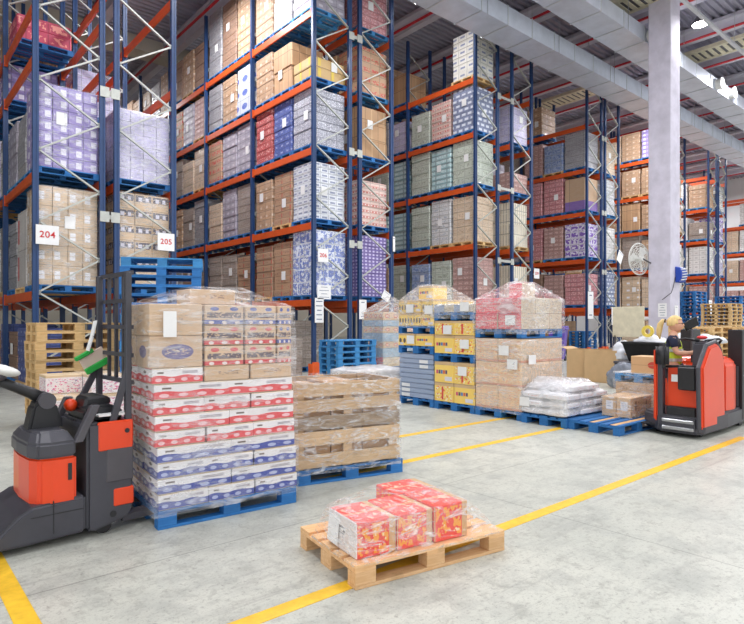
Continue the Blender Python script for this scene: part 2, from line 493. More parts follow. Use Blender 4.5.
# ------------------------------------------------------------------ pallets
pal_cache = {}
def pallet_parts(l, w):
    k = (l, w)
    if k in pal_cache: return pal_cache[k]
    b = MB()
    for y, ww in ((.0725, .145), (w * .5 - (w * .5 - .0725) * .5, .1), (w / 2, .145), (w * .5 + (w * .5 - .0725) * .5, .1), (w - .0725, .145)):
        b.box(0, l, y - ww / 2, y + ww / 2, .122, .144)
    for x in (.0725, l / 2, l - .0725): b.box(x - .0725, x + .0725, 0, w, .1, .122)
    deck = b.mesh('top_deck', .002)
    blocks = []
    for ww, yy in ((.1, .05), (.145, w / 2), (.1, w - .05)):
        b = MB(); b.box(-.0725, .0725, -ww / 2, ww / 2, .022, .1); me = b.mesh('block', .003)
        for x in (.0725, l / 2, l - .0725): blocks.append((me, x, yy))
    runs = []
    for ww, yy in ((.1, .05), (.145, w / 2), (.1, w - .05)):
        b = MB(); b.box(0, l, -ww / 2, ww / 2, 0, .022); runs.append((b.mesh('bottom_board', .002), 0, yy))
    pal_cache[k] = (deck, blocks, runs)
    return pal_cache[k]
def pallet(label, loc, rz, m='blue_wood', group=None, l=1.2, w=.8, bm_=None):
    """origin at the corner; long side along local x"""
    t = thing('pallet', label, 'pallet', loc, rz, group)
    deck, blocks, runs = pallet_parts(l, w)
    link('top_deck', deck, m, t)
    for me, x, y in blocks: link('block', me, bm_ or m, t, (x, y, 0))
    for me, x, y in runs: link('bottom_board', me, m, t, (x, y, 0))
    return t

def stack(n, x, y, rz, m, desc, group, z0=0.0, jit=.012):
    out = []
    for i in range(n):
        r = random.uniform(-.012, .012)
        mm = m if isinstance(m, str) else random.choice(m)
        t = pallet('%s, %s' % (desc, ('topmost' if i == n - 1 else ('lowest' if i == 0 else ORD[i] + ' from the floor'))), (x + random.uniform(-jit, jit), y + random.uniform(-jit, jit), z0 + i * .1445), rz + r, mm, group)
        out.append(t)
    return out

# rack pallets: one small mesh each
b = MB()
for i in range(6): b.box(-.67, .67, -.56 + i * .2, -.44 + i * .2, .122, .146)
for x in (-.6, 0, .6): b.box(x - .07, x + .07, -.56, .56, .1, .123)
for y in (-.51, 0, .51):
    for x in (-.6, 0, .6): b.box(x - .07, x + .07, y - .05, y + .05, .02, .101)
    b.box(-.67, .67, y - .05, y + .05, 0, .021)
RACKPAL = b.mesh('pallet')
RACKPAL2 = RACKPAL.copy(); RACKPAL3 = RACKPAL.copy()
RP = {'blue_wood': RACKPAL, 'teal_wood': RACKPAL2, 'wood': RACKPAL3}

# ------------------------------------------------------------------ load styles for the racks
SILVER = [('noise', 0, 1, 0, 1, (225, 225, 235), 30, .56)]
ST = {}
def st(key, desc, base, ch=.3, **kw):
    ST[key] = (carton('load_' + key, base, cell=(kw.pop('cw', .38), ch), **kw), desc, ch)
LB = (236, 236, 238)
M['filmbrown_c'] = carton('filmed_brown_carton', (208, 178, 140), [('rect@y', .12, .5, .3, .72, (240, 238, 242)), ('rect@x', .2, .6, .3, .7, (236, 232, 234)), ('rect', 0, 1, .485, .51, (186, 156, 118))], coat=1.0, haze=.3, crinkle=.4)
M['cans_c'] = carton('can_tray', (212, 182, 146), [('noise', .04, .96, .5, .92, (64, 56, 74), 7, .40, 1), ('rect', .2, .42, .55, .8, (222, 218, 232)), ('rect', .62, .8, .55, .8, (222, 218, 232))], coat=.4, haze=.15)
M['bluewhite_c'] = carton('white_blue_big_print', (226, 232, 244), [('noise', .02, .98, .05, .95, (70, 104, 192), 3.5, .47, 1)], coat=.6, haze=.2)
M['purple_c'] = carton('purple_tagged_carton', (140, 120, 194), [('rect', .52, .9, .2, .75, (234, 230, 246)), ('rect', .08, .4, .4, .62, (176, 160, 214))], coat=.6, haze=.25)
M['lav_c'] = carton('lavender_filmed_carton', (190, 182, 220), [('rect', .3, .8, .2, .75, (160, 148, 204))], coat=1.0, haze=.55, crinkle=.4)
st('brown', 'brown carton load', (186, 150, 116), .3, prints=[('rect', .62, .86, .3, .55, (210, 190, 168)), ('noise', .08, .5, .3, .6, (140, 100, 74), 26, .56)], coat=.25, haze=.12)
st('brown_plain', 'plain brown carton load', (190, 152, 116), .6, cw=.55, prints=[('rect', .46, .54, 0, 1, (204, 172, 134))], coat=.1)
st('brown_dark', 'dark brown carton load', (150, 116, 92), .28, prints=[('noise', .1, .9, .2, .7, (110, 80, 66), 22, .55)], coat=.2, haze=.1)
st('brown_red', 'brown load with red base', (190, 152, 118), .34, prints=[('noise', .1, .9, .1, .5, (196, 60, 50), 16, .5)], coat=.2, haze=.1)
st('brown_rededge', 'red-edged brown carton load', (176, 138, 106), .22, cw=.5, prints=[('rect', .9, 1, .1, .7, (196, 66, 50)), ('noise', .1, .8, .3, .6, (140, 100, 78), 24, .55)], coat=.2, haze=.1)
st('brown_purple', 'tan load with purple base', (192, 160, 128), 1.6, cw=1.2, prints=[('rect', 0, 1, 0, .28, (128, 96, 170))], coat=.2, haze=.1)
st('tan', 'tan film-wrapped load', (216, 190, 158), .3, prints=[('noise', .1, .9, .2, .7, (178, 146, 112), 18, .55)], coat=.6, haze=.3)
st('greybrown', 'grey brown wrapped load', (158, 142, 128), .26, prints=[('noise', .1, .9, .2, .8, (126, 110, 100), 20, .55)], coat=.5, haze=.22)
st('grey', 'grey film-wrapped load', (150, 148, 152), .3, prints=[('noise', .1, .9, .2, .8, (110, 108, 116), 20, .55)], coat=.7, haze=.3)
st('lilac', 'lilac grey wrapped load', (158, 150, 166), .26, prints=[('rect', .2, .6, .3, .6, (194, 188, 198))], coat=.6, haze=.22)
st('silver', 'silver speckled foil load', (146, 148, 164), .25, prints=SILVER, coat=1.0, haze=.25, crinkle=.6)
st('purple', 'purple load with white tags', (142, 122, 192), .24, cw=.32, prints=[('rect', .55, .95, .25, .75, (232, 228, 244)), ('rect', .1, .4, .4, .6, (178, 162, 214))], coat=.5, haze=.22)
st('lavender', 'pale lavender film-wrapped load', (186, 178, 216), .28, prints=[('noise', .1, .9, .2, .8, (150, 140, 196), 14, .52)], coat=1.0, haze=.6, crinkle=.4)
st('purplenet', 'violet fine-patterned load', (124, 104, 178), .11, cw=.16, prints=[('ell', .5, .5, .26, .26, (206, 196, 232)), ('rect', 0, 1, .88, 1, (160, 140, 206))], coat=.4, haze=.18)
st('bluewhite', 'white and blue printed carton load', (224, 230, 242), .36, cw=.42, prints=[('noise', .04, .96, .05, .95, (92, 118, 196), 7, .5)], coat=.6, haze=.25, offset=.5)
st('whiteblue', 'white load with grey blue stripes', (226, 230, 238), .16, cw=.3, prints=[('rect', .2, .85, .2, .55, (118, 128, 160))], coat=.7, haze=.35)
st('blue', 'royal blue carton load', (74, 94, 168), .22, cw=.34, prints=[('rect', .3, .7, .35, .6, (150, 160, 200)), ('noise', 0, 1, .1, .9, (56, 72, 140), 18, .55)], coat=.3, haze=.08)
st('bluelogo', 'white load with blue logo', (208, 214, 226), .5, cw=.6, prints=[('ell', .5, .5, .32, .22, (62, 92, 184))], coat=.6, haze=.25)
st('red', 'red carton load', (184, 76, 74), .22, cw=.36, prints=[('noise', .05, .95, .2, .8, (226, 180, 176), 20, .58)], coat=.3, haze=.08)
st('redwhite', 'red and white tray load', (226, 196, 184), .2, cw=.4, prints=[('rect', .05, .95, .15, .55, (200, 96, 82)), ('ells', 3, .35, .25, .12, (232, 214, 206))], coat=.6, haze=.25)
st('pinkred', 'pink and red wrapped load', (196, 118, 124), .22, cw=.34, prints=[('noise', .05, .95, .15, .85, (226, 176, 176), 16, .55)], coat=.5, haze=.2)
st('pinkbrown', 'pinkish brown carton load', (188, 146, 138), .2, cw=.3, prints=[('rect', .2, .8, .3, .6, (212, 180, 172)), ('noise', .1, .9, .1, .9, (158, 112, 108), 22, .58)], coat=.4, haze=.15)
st('greentan', 'greenish tan wrapped load', (188, 198, 182), .3, prints=[('noise', .1, .9, .2, .8, (140, 146, 128), 16, .55)], coat=.8, haze=.3)
st('tealrow', 'pale teal load in thick rows', (166, 204, 208), .2, cw=.6, gap=.02, prints=[('rect', 0, 1, 0, .3, (104, 150, 160)), ('noise', .1, .9, .4, .9, (200, 224, 226), 12, .5)], coat=.9, haze=.3)
st('whiterow', 'white load in rounded rows', (222, 222, 222), .17, cw=.5, gap=.015, prints=[('noise', .1, .9, .2, .8, (170, 178, 190), 12, .52)], coat=.9, haze=.45)
st('bluewrap', 'blue and white wrapped load', (150, 172, 208), .3, cw=.5, prints=[('noise', .05, .95, .1, .9, (92, 124, 184), 9, .5)], coat=.8, haze=.3)
st('bluetag', 'dark blue load with white tags', (128, 140, 176), .2, cw=.3, offset=.5, prints=[('rect', .15, .75, .2, .65, (222, 228, 238))], coat=.5, haze=.18)
st('whitebox', 'white carton load with blue print', (224, 222, 214), .3, cw=.42, prints=[('rect', .25, .8, .35, .6, (130, 140, 170)), ('rect', 0, 1, .94, 1, (160, 140, 110))], coat=.3, haze=.15)
st('cream', 'cream load of upright rolls', (232, 222, 198), .5, cw=.14, gap=.014, coat=.6, haze=.3)
st('purplelogo', 'white load with purple logo squares', (226, 220, 238), .3, cw=.42, prints=[('noise', .08, .92, .12, .9, (120, 78, 180), 8, .47)], coat=.3, haze=.1)
st('white', 'white carton load', (224, 222, 220), .3, cw=.4, prints=[('rect', .3, .7, .35, .6, (190, 186, 184))], coat=.3, haze=.15)
st('cans', 'tan load with dark cans', (214, 182, 146), .3, cw=.36, prints=[('noise', .04, .96, .45, .8, (72, 62, 78), 24, .42), ('rect', .2, .45, .5, .72, (214, 208, 224))], coat=.4, haze=.15)
st('filmbrown', 'brown carton load under glossy film', (208, 178, 138), .42, cw=.62, prints=[('rect', .25, .55, .35, .62, (238, 236, 240))], coat=1.0, haze=.35, crinkle=.4)
st('whitered', 'white load with red strip', (214, 208, 204), .9, cw=1.1, prints=[('rect', .55, .72, .2, .85, (208, 52, 50))], coat=.8, haze=.35)
st('magenta', 'red and pink carton load', (188, 70, 96), .3, cw=.5, prints=[('noise', .1, .9, .2, .8, (232, 150, 140), 9, .52)], coat=.2)
st('yellowbox', 'tan load with yellow carton', (198, 166, 116), .34, cw=.5, prints=[('rect', 0, .24, .1, .95, (214, 186, 78))], coat=.2)

lcache = {}
def load_mesh(w, d, h, ch, seed):
    k = (round(w, 2), round(d, 2), round(h, 2), ch, seed)
    if k in lcache: return lcache[k]
    rnd = random.Random(seed * 17 + int(h * 100))
    b = MB(); bm = b.bm; rings = []
    n = max(1, round(h / ch)); lh = h / n
    def ring(z, inset, ox, oy):
        a, c, e = w / 2 - inset, d / 2 - inset, .035
        pts = [(-a + e, -c), (a - e, -c), (a, -c + e), (a, c - e), (a - e, c), (-a + e, c), (-a, c - e), (-a, -c + e)]
        return [bm.verts.new((x + ox, y + oy, z)) for x, y in pts]
    for i in range(n):
        ox, oy, g = rnd.uniform(-.012, .012), rnd.uniform(-.012, .012), rnd.uniform(0, .012)
        rings += [ring(i * lh, .012 + g, ox, oy), ring(i * lh + .012, g, ox, oy), ring((i + 1) * lh - .012, g, ox, oy), ring((i + 1) * lh, .012 + g, ox, oy)]
    for r0, r1 in zip(rings, rings[1:]):
        for j in range(8): bm.faces.new((r0[j], r0[(j + 1) % 8], r1[(j + 1) % 8], r1[j]))
    bm.faces.new(rings[0][::-1]); bm.faces.new(rings[-1])
    bm.normal_update()
    for f in bm.faces:
        nx, ny, nz = f.normal
        for lp in f.loops:
            c = lp.vert.co
            lp[b.uv].uv = (c.x + 2, c.y + 2) if abs(nz) > .7 else ((c.y + w / 2 + 5 * w, c.z) if abs(nx) > abs(ny) else (c.x + w / 2 + 5 * w, c.z))
    me = b.mesh('wrapped_load')
    lcache[k] = me
    return me
b = MB(); b.box(-.012, 0, -.11, .11, 0, .28); LABX = b.mesh('label_sheet')
b = MB(); b.box(-.11, .11, -.012, 0, 0, .28); LABY = b.mesh('label_sheet')

LEVEL_WORD = ['floor level', 'first shelf', 'second shelf', 'third shelf', 'fourth shelf', 'fifth shelf']
SLOT_WORD = ['front place', 'middle place', 'rear place']
Y0, BAY, DEP, TOPZ = 14.4, 3.7, 1.37, 13.7

def zig(side):
    """zigzag lacing of one upright frame in the xz plane, local x 0..DEP"""
    b = MB(); pts = []
    z = .69 if side == 0 else 1.47
    z -= 1.56
    lft, rgt = .05, DEP - .05
    seq = []
    zl = .69 if side == 0 else 1.47
    k = -1
    while True:
        a = zl + k * 1.56; c = a + .78
        if a > TOPZ: break
        seq.append((lft, a)); seq.append((rgt, c)); k += 1
    seq = [(x, zz) for x, zz in seq if .12 < zz < TOPZ - .1]
    for p, q in zip(seq, seq[1:]):
        b.obox((p[0], 0, p[1]), (q[0], 0, q[1]), .035, .06, (0, 1, 0))
    for x, zz in seq: b.box(x - .05, x + .05, -.03, .03, zz - .05, zz + .05)
    return b.mesh('brace_lacing')
ZIG = [zig(0), zig(1)]
# upright post: open channel with a row of slots suggested by a groove
b = MB(); b.prism([(-.06, -.05), (-.02, -.05), (-.02, -.038), (.02, -.038), (.02, -.05), (.06, -.05), (.06, .05), (-.06, .05)], 'z', 0, TOPZ)
POST = b.mesh('post')
b = MB(); b.box(-.11, .11, -.09, .09, 0, .012); FOOT = b.mesh('foot_plate')
def beam_mesh(L):
    b = MB(); b.prism([(-.03, -.1), (.03, -.1), (.03, .06), (.0, .06), (.0, .1), (-.03, .1)], 'y', 0, L)
    b.box(-.045, .045, -.0, .05, -.14, .14); b.box(-.045, .045, L - .05, L, -.14, .14)
    return b.mesh('beam')
BEAM = beam_mesh(BAY - .1)
b = MB(); b.prism([(-.13, 0), (.13, 0), (.13, .3), (.1, .4), (-.1, .4), (-.13, .3)], 'y', -.13, -.07); b.box(-.13, -.09, -.07, .1, 0, .35); b.box(.09, .13, -.07, .1, 0, .35)
GUARD = b.mesh('foot_guard')

UNSEEN = {(2, 1, 1, 1), (2, 1, 1, 2), (2, 1, 2, 2), (2, 1, 3, 2), (2, 2, 3, 0), (2, 2, 3, 1), (2, 2, 3, 2), (2, 2, 2, 0), (2, 2, 2, 1), (2, 2, 2, 2), (3, 4, 1, 0), (3, 4, 1, 1), (3, 4, 1, 2), (3, 4, 2, 1), (3, 4, 2, 2), (3, 4, 3, 1), (3, 4, 3, 2), (3, 4, 4, 0), (3, 4, 4, 1), (3, 4, 4, 2), (3, 5, 1, 0), (3, 5, 1, 1), (3, 5, 1, 2), (3, 5, 2, 0), (3, 5, 2, 1), (3, 5, 2, 2), (3, 5, 3, 0), (3, 5, 3, 1), (3, 5, 3, 2), (3, 5, 4, 0), (3, 5, 4, 1), (3, 5, 4, 2), (3, 5, 5, 1), (3, 5, 5, 2), (7, 1, 3, 2), (7, 1, 4, 2), (7, 1, 5, 1), (9, 1, 1, 0), (9, 1, 1, 1), (9, 1, 1, 2), (9, 1, 4, 0), (9, 1, 4, 1), (9, 1, 4, 2), (9, 1, 5, 1), (9, 1, 5, 2), (11, 0, 1, 2), (11, 0, 3, 2), (11, 0, 4, 2), (11, 1, 3, 0), (11, 1, 3, 1), (11, 1, 2, 0), (11, 1, 2, 1), (13, 1, 1, 0), (13, 1, 1, 1), (13, 1, 1, 2), (13, 1, 2, 2), (13, 1, 3, 0), (13, 1, 3, 1)}   # places nothing shows of
PLACED = {}
class Rack:
    count = 0
    def __init__(self, phrase, label, x0, bays, levels, side, guard=True, dep=DEP):
        Rack.count += 1; self.key = Rack.count
        self.x0, self.levels, self.phrase, self.bays = x0, levels, phrase, bays
        t = thing('pallet_rack', label, 'rack', (x0, Y0, 0)); self.t = t
        for k in range(bays + 1):
            for x in (0, DEP):
                link('post', POST, 'post', t, (x, k * BAY, 0))
                link('foot_plate', FOOT, 'post', t, (x, k * BAY, 0))
            link('brace_lacing', ZIG[side], 'brace', t, (0, k * BAY, 0))
            if k < bays:
                for z in levels:
                    for x in (0, DEP): link('beam', BEAM, 'beam', t, (x, k * BAY + .05, z - .1))
        if guard:
            link('foot_guard', GUARD, 'guard', t, (0, 0, 0)); link('foot_guard', GUARD, 'guard', t, (DEP, 0, 0))
    def put(self, bay, lev, slot, style, h, label_p=.6, pm=None, cartons=None, w=1.26, d=1.08, film=None):
        if (self.key, bay, lev, slot) in UNSEEN: return None
        x = self.x0 + DEP / 2; y = Y0 + bay * BAY + .68 + slot * 1.17
        z = .002 if lev == 0 else self.levels[lev - 1] + .001
        m, desc, ch = ST[style]
        where = '%s, %s bay, %s, %s' % (LEVEL_WORD[lev], ORD[bay], SLOT_WORD[slot], self.phrase)
        pm = pm or random.choice(['blue_wood'] * 4 + ['teal_wood', 'wood'])
        p = link('pallet', RP[pm], pm, None, (x, y, z), (0, 0, random.uniform(-.008, .008)))
        tag(p, {'blue_wood': 'blue', 'teal_wood': 'pale blue', 'wood': 'wooden'}[pm] + ' pallet, ' + where, 'pallet', 'pallets in the racks')
        rz = random.uniform(-.012, .012)
        if cartons:
            t = thing('wrapped_load', desc + ', ' + where, 'wrapped load', (x, y, z + .146), rz, 'wrapped loads in the racks')
            carton_shell(t, cartons, m if cartons[3] is None else cartons[3], w, d, h)
        else:
            me = load_mesh(w, d, h, ch, random.randrange(3))
            t = link('wrapped_load', me, m, None, (x, y, z + .146), (0, 0, rz))
            tag(t, desc + ', ' + where, 'wrapped load', 'wrapped loads in the racks')
        PLACED[(self.key, bay, lev, slot)] = (p.name, t.name)
        if film: wrap_box(t, w, d, h, film)
        if random.random() < label_p:
            link('label_sheet', LABX, 'paper', t, (-w / 2 - .003, random.uniform(-.3, .15), h * random.uniform(.3, .6)))
        if slot == 0 and bay == 0 and random.random() < .4:
            link('label_sheet', LABY, 'paper', t, (random.uniform(-.3, .3), -d / 2 - .003, h * random.uniform(.3, .6)))
        return t
    def fill(self, bay, lev, items, **kw):
        for s, it in enumerate(items):
            if it: self.put(bay, lev, s, it[0], it[1], **kw)

def carton_shell(t, spec, m, w, d, h):
    nx, ny, nz, _ = spec
    b = MB(); cw, cd, chh = w / nx, d / ny, h / nz
    b.box(-cw / 2 + .004, cw / 2 - .004, -cd / 2 + .004, cd / 2 - .004, 0, chh - .004)
    me = b.mesh('carton', .006)
    for i in range(nx):
        for j in range(ny):
            for k in range(nz):
                if 0 < i < nx - 1 and 0 < j < ny - 1 and k < nz - 1: continue
                link('carton', me, m, t, (-w / 2 + cw * (i + .5) + random.uniform(-.005, .005), -d / 2 + cd * (j + .5) + random.uniform(-.005, .005), k * chh))

def wrap_box(t, w, d, h, m):
    """crinkled film sleeve round a load"""
    b = MB(); b.box(-w / 2 - .015, w / 2 + .015, -d / 2 - .015, d / 2 + .015, .0, h + .012)
    bmesh.ops.delete(b.bm, geom=[f for f in b.bm.faces if f.calc_center_median().z < 0 and abs(f.normal.z) > .5 or f.calc_center_median().z < .001], context='FACES')
    bmesh.ops.subdivide_edges(b.bm, edges=b.bm.edges[:], cuts=9, use_grid_fill=True)
    sd = random.uniform(0, 50)
    for v in b.bm.verts:
        n = Vector((v.co.x, v.co.y, 0)).normalized()
        v.co += n * .012 * noise.noise(v.co * 5 + Vector((sd, 0, 0)))
    b.build('stretch_wrap', m, t, smooth=True)
# ------------------------------------------------------------------ racks
LV = [2.28, 4.6, 6.85, 8.9, 11.0]
LVL = [2.28, 4.9, 7.45, 9.75]
N_ = None
rk1 = Rack('far left rack', 'blue and orange pallet rack at far left with the 204 sign', 2.72, 4, [2.28, 4.9, 7.45, 8.6], 0)
rk2 = Rack('second rack from left', 'blue and orange pallet rack with the 205 sign above blue pallets', 4.41, 4, LVL, 1)
rk3 = Rack('third rack from left', 'tall blue and orange pallet rack with the 206 sign and posted papers', 10.07, 6, LV, 0)
rk4 = Rack('fourth rack from left', 'blue pallet rack backing onto the tall rack with the 206 sign', 11.85, 2, LV, 1, dep=1.3)
rk5 = Rack('fifth rack from left', 'blue pallet rack behind the yellow cartons, facing the aisle', 17.59, 3, LV, 0)
rk6 = Rack('sixth rack from left', 'blue pallet rack with the 209 sign', 19.91, 2, LV, 1)
rk7 = Rack('seventh rack from left', 'blue pallet rack over a blue pallet pile near the cardboard boxes', 25.83, 3, LV, 0)
rk8 = Rack('eighth rack from left', 'blue pallet rack just left of the wall fan and column', 27.55, 2, LV, 1)
rk9 = Rack('ninth rack from left', 'blue pallet rack half hidden by the concrete column', 34.07, 3, LV, 0)
rk10 = Rack('tenth rack from left', 'blue pallet rack behind the concrete column', 35.8, 2, LV, 1)
rk11 = Rack('eleventh rack from left', 'far blue pallet rack just right of the concrete column', 40.9, 3, LV, 0)
rk12 = Rack('twelfth rack from left', 'farthest right blue pallet rack by the white wall', 42.6, 3, LV, 1)

# rack 204
rk1.put(0, 1, 0, 'filmbrown', 2.2, 0, 'blue_wood', (4, 3, 5, 'filmbrown_c'), film='film')
rk1.put(0, 1, 1, 'whitered', 1.85, 0); rk1.put(0, 1, 2, 'grey', 1.7)
rk1.put(0, 2, 0, 'purple', 1.86, 0, 'blue_wood', (4, 3, 7, 'purple_c'), film='film')
rk1.put(0, 2, 1, 'grey', 1.5, 0); rk1.put(0, 2, 2, 'lilac', 1.6)
rk1.put(0, 4, 2, 'magenta', .6)
rk1.fill(1, 1, [('grey', 1.8), ('whiterow', 1.7), ('brown', 1.7)]); rk1.fill(1, 2, [('whiterow', 1.6), ('lavender', 1.7), ('grey', 1.5)])
rk1.fill(1, 3, [('purple', .95), ('purple', .95), ('lavender', .9)])
rk1.fill(1, 4, [('brown_plain', .9), N_, ('magenta', .8)])
rk1.fill(2, 1, [('brown', 1.8), ('grey', 1.7), N_]); rk1.fill(2, 2, [('purple', 1.7), ('purple', 1.7), ('grey', 1.7)]); rk1.fill(2, 3, [('purple', .95), ('lavender', .95), ('purple', .95)])
rk1.fill(0, 0, [N_, ('blue', 1.3), ('brown_dark', 1.2)]); rk1.fill(1, 0, [('blue', 1.4), ('brown_dark', 1.2), ('blue', 1.2)])
# rack 205
rk2.put(0, 1, 0, 'cans', 2.3, 0, 'blue_wood', (3, 3, 6, 'cans_c'), film='film')
rk2.put(0, 2, 0, 'lavender', 1.68, 0, 'blue_wood', (4, 3, 6, 'lav_c'), film='film_haze')
rk2.fill(0, 1, [N_, ('purple', 1.9), ('brown', 1.8)]); rk2.fill(0, 2, [N_, ('purple', 1.6), ('grey', 1.7)])
rk2.fill(1, 1, [('brown', 1.8), ('grey', 1.7), ('brown', 1.7)]); rk2.fill(1, 2, [('lilac', 1.7), ('greybrown', 1.7), ('brown', 1.7)])
rk2.fill(1, 3, [('lavender', 1.3), ('purple', 1.5), ('greybrown', 1.5)]); rk2.fill(2, 3, [('brown', 1.5), ('greybrown', 1.6), ('brown', 1.7)])
rk2.fill(2, 2, [('brown', 1.7), ('brown', 1.7), ('grey', 1.7)]); rk2.fill(0, 0, [N_, ('brown_dark', 1.2), ('grey', 1.2)])
# rack 206
rk3.put(0, 1, 0, 'bluewhite', 1.98, 0, 'blue_wood', (3, 3, 5, 'bluewhite_c'), film='film')
rk3.fill(0, 1, [N_, ('brown_rededge', 1.75), ('brown_rededge', 1.72)])
rk3.put(0, 2, 0, 'whiteblue', 1.72, .9, 'blue_wood')
rk3.fill(0, 2, [N_, ('brown_rededge', 1.66), ('brown', 1.6)])
rk3.fill(0, 3, [('silver', 1.72), ('blue', 1.7), ('red', 1.72)], label_p=.9)
rk3.put(0, 4, 0, 'yellowbox', .62, 0); rk3.put(0, 4, 1, 'brown_plain', 1.45, .9); rk3.put(0, 4, 2, 'brown', 1.55, .9)
rk3.fill(0, 5, [('lilac', 1.7), ('grey', 1.9), ('brown', 2.0)])
rk3.fill(1, 1, [('brown_rededge', 1.5), ('greybrown', 1.65), ('greybrown', 1.7)])
rk3.fill(1, 2, [('greybrown', 1.75), ('lilac', 1.75), ('tan', 1.4)])
rk3.fill(1, 3, [('lilac', 1.65), ('lilac', 1.6), ('brown_red', 1.55)])
rk3.fill(1, 4, [('bluelogo', 1.66), ('brown', 1.62), ('grey', 1.65)])
rk3.fill(1, 5, [('brown', 2.3), ('brown_dark', 2.4), ('grey', 2.5)])
rk3.fill(2, 1, [('greybrown', 1.7), ('brown_dark', 1.7), ('grey', 1.7)])
rk3.fill(2, 2, [('grey', 1.78), ('greybrown', 1.6), ('brown', 1.7)])
rk3.fill(2, 3, [('tan', 1.6), ('tan', 1.3), ('greybrown', 1.6)])
rk3.fill(2, 4, [('pinkbrown', 1.6), ('lilac', 1.6), ('brown_red', 1.6)])
rk3.fill(2, 5, [('brown_dark', 1.7), ('brown', 1.75), ('brown_dark', 1.7)])
styles_far = ['brown', 'brown_dark', 'greybrown', 'grey', 'brown', 'lilac', 'tan']
for bay in (3, 4, 5):
    for lev in (1, 2, 3, 4, 5):
        rk3.fill(bay, lev, [(random.choice(styles_far), random.uniform(1.5, 1.8)) for _ in range(3)])
rk3.fill(0, 0, [N_, ('greybrown', 1.5), ('brown_dark', 1.4)]); rk3.fill(1, 0, [('brown', 1.5), ('greybrown', 1.6), ('brown_dark', 1.5)])
# rack 207
rk4.put(0, 1, 0, 'purplenet', 1.98, 0, 'blue_wood'); rk4.put(0, 2, 0, 'redwhite', 1.45, 0)
rk4.put(0, 3, 0, 'brown_plain', 1.6, .4); rk4.put(0, 4, 0, 'brown_red', 1.5, 0); rk4.put(0, 5, 0, 'pinkred', 1.9, 0)
rk4.fill(0, 4, [N_, ('brown_plain', 1.55), N_]); rk4.fill(0, 1, [N_, ('brown', 1.7), N_]); rk4.fill(0, 2, [N_, ('grey', 1.6), N_])
# rack 208
rk5.fill(0, 1, [('pinkbrown', 1.7), ('greentan', 1.65), ('bluewrap', 1.6)])
rk5.fill(0, 2, [('tan', 1.75), ('whiterow', 1.8), ('greentan', 1.7)])
rk5.fill(0, 3, [('greentan', 1.7), ('tealrow', 1.65), ('greentan', 1.7)])
rk5.fill(0, 4, [('bluetag', 1.72), ('redwhite', 1.5), ('greentan', 1.35)])
rk5.fill(0, 5, [('whitebox', 1.75), N_, N_])
rk5.fill(1, 1, [('greentan', 1.6), ('brown', 1.6), ('grey', 1.6)]); rk5.fill(1, 2, [('tealrow', 1.6), ('tealrow', 1.6), ('grey', 1.6)])
rk5.fill(1, 3, [('tealrow', 1.6), ('greentan', 1.6), ('grey', 1.6)]); rk5.fill(1, 4, [('lavender', 1.3), ('grey', 1.5), ('brown', 1.5)])
rk5.fill(1, 5, [('brown_plain', 1.3), ('brown', 1.9), N_])
rk5.fill(0, 0, [N_, ('greentan', 1.6), ('brown', 1.5)])
# rack 209
rk6.put(0, 1, 0, 'cream', 1.5, 0); rk6.put(0, 2, 0, 'cream', 1.8, 0); rk6.put(0, 3, 0, 'pinkbrown', .8, 0); rk6.put(0, 4, 0, 'lavender', 1.5, 0)
rk6.fill(0, 4, [N_, ('lavender', 1.5), N_]); rk6.fill(0, 2, [N_, ('cream', 1.7), N_]); rk6.fill(0, 3, [N_, ('lilac', 1.5), N_])
# rack 210
rk7.fill(0, 1, [('pinkred', 1.5), ('pinkbrown', 1.5), ('brown_dark', 1.6)])
rk7.fill(0, 2, [('purplelogo', 1.6), ('pinkbrown', 1.55), ('pinkred', 1.6)])
rk7.fill(0, 3, [('brown_purple', 1.55), ('pinkred', 1.7), ('pinkred', 1.7)])
rk7.fill(0, 4, [('grey', 1.7), ('bluewrap', 1.4), ('pinkbrown', 1.6)], label_p=.3)
rk7.fill(0, 5, [N_, N_, ('brown', 1.4)])
rk7.fill(1, 1, [('brown', 1.6), ('brown', 1.6), N_]); rk7.fill(1, 2, [('lilac', 1.6), ('grey', 1.6), ('brown', 1.6)])
rk7.fill(1, 3, [('brown', 1.6), ('pinkred', 1.6), ('brown', 1.6)]); rk7.fill(1, 4, [('greybrown', 1.6), ('brown', 1.6), ('brown', 1.6)]); rk7.fill(1, 5, [('tan', 1.5), ('brown', 1.5), N_])
rk7.fill(0, 0, [N_, ('brown_plain', 1.5), ('brown', 1.6)]); rk7.fill(1, 0, [('brown_dark', 1.6), ('brown', 1.6), N_])
# rack 211
rk8.put(0, 1, 0, 'bluetag', 1.7, 0); rk8.put(0, 2, 0, 'white', 1.6, 0); rk8.put(0, 3, 0, 'whiterow', 1.75, 0); rk8.put(0, 4, 0, 'tan', 1.6, 0)
rk8.fill(0, 1, [N_, ('brown', 1.6), N_]); rk8.fill(0, 4, [N_, ('brown', 1.6), N_])
# rack 212, 213
rk9.fill(0, 1, [('tan', 1.7), ('filmbrown', 1.85), ('tan', 1.85)]); rk9.fill(0, 2, [('brown', 1.6), ('greybrown', 1.95), ('tan', 1.95)])
rk9.fill(0, 3, [('brown', 1.4), ('brown_plain', 1.6), ('brown', 1.6)]); rk9.fill(0, 4, [('brown', 1.5), ('brown', 1.5), ('brown_dark', 1.55)])
rk9.fill(0, 5, [('purple', 1.6), ('brown', 1.6), ('tan', 1.6)])
for lev in (1, 2, 3, 4, 5): rk9.fill(1, lev, [(random.choice(['brown', 'tan', 'brown_dark', 'grey']), random.uniform(1.5, 1.8)) for _ in range(3)])
rk9.fill(0, 0, [('brown', 1.5), ('tan', 1.6), N_])
for lev in (1, 2, 3, 4): rk10.put(0, lev, 0, random.choice(['white', 'brown', 'tan']), 1.5, 0)
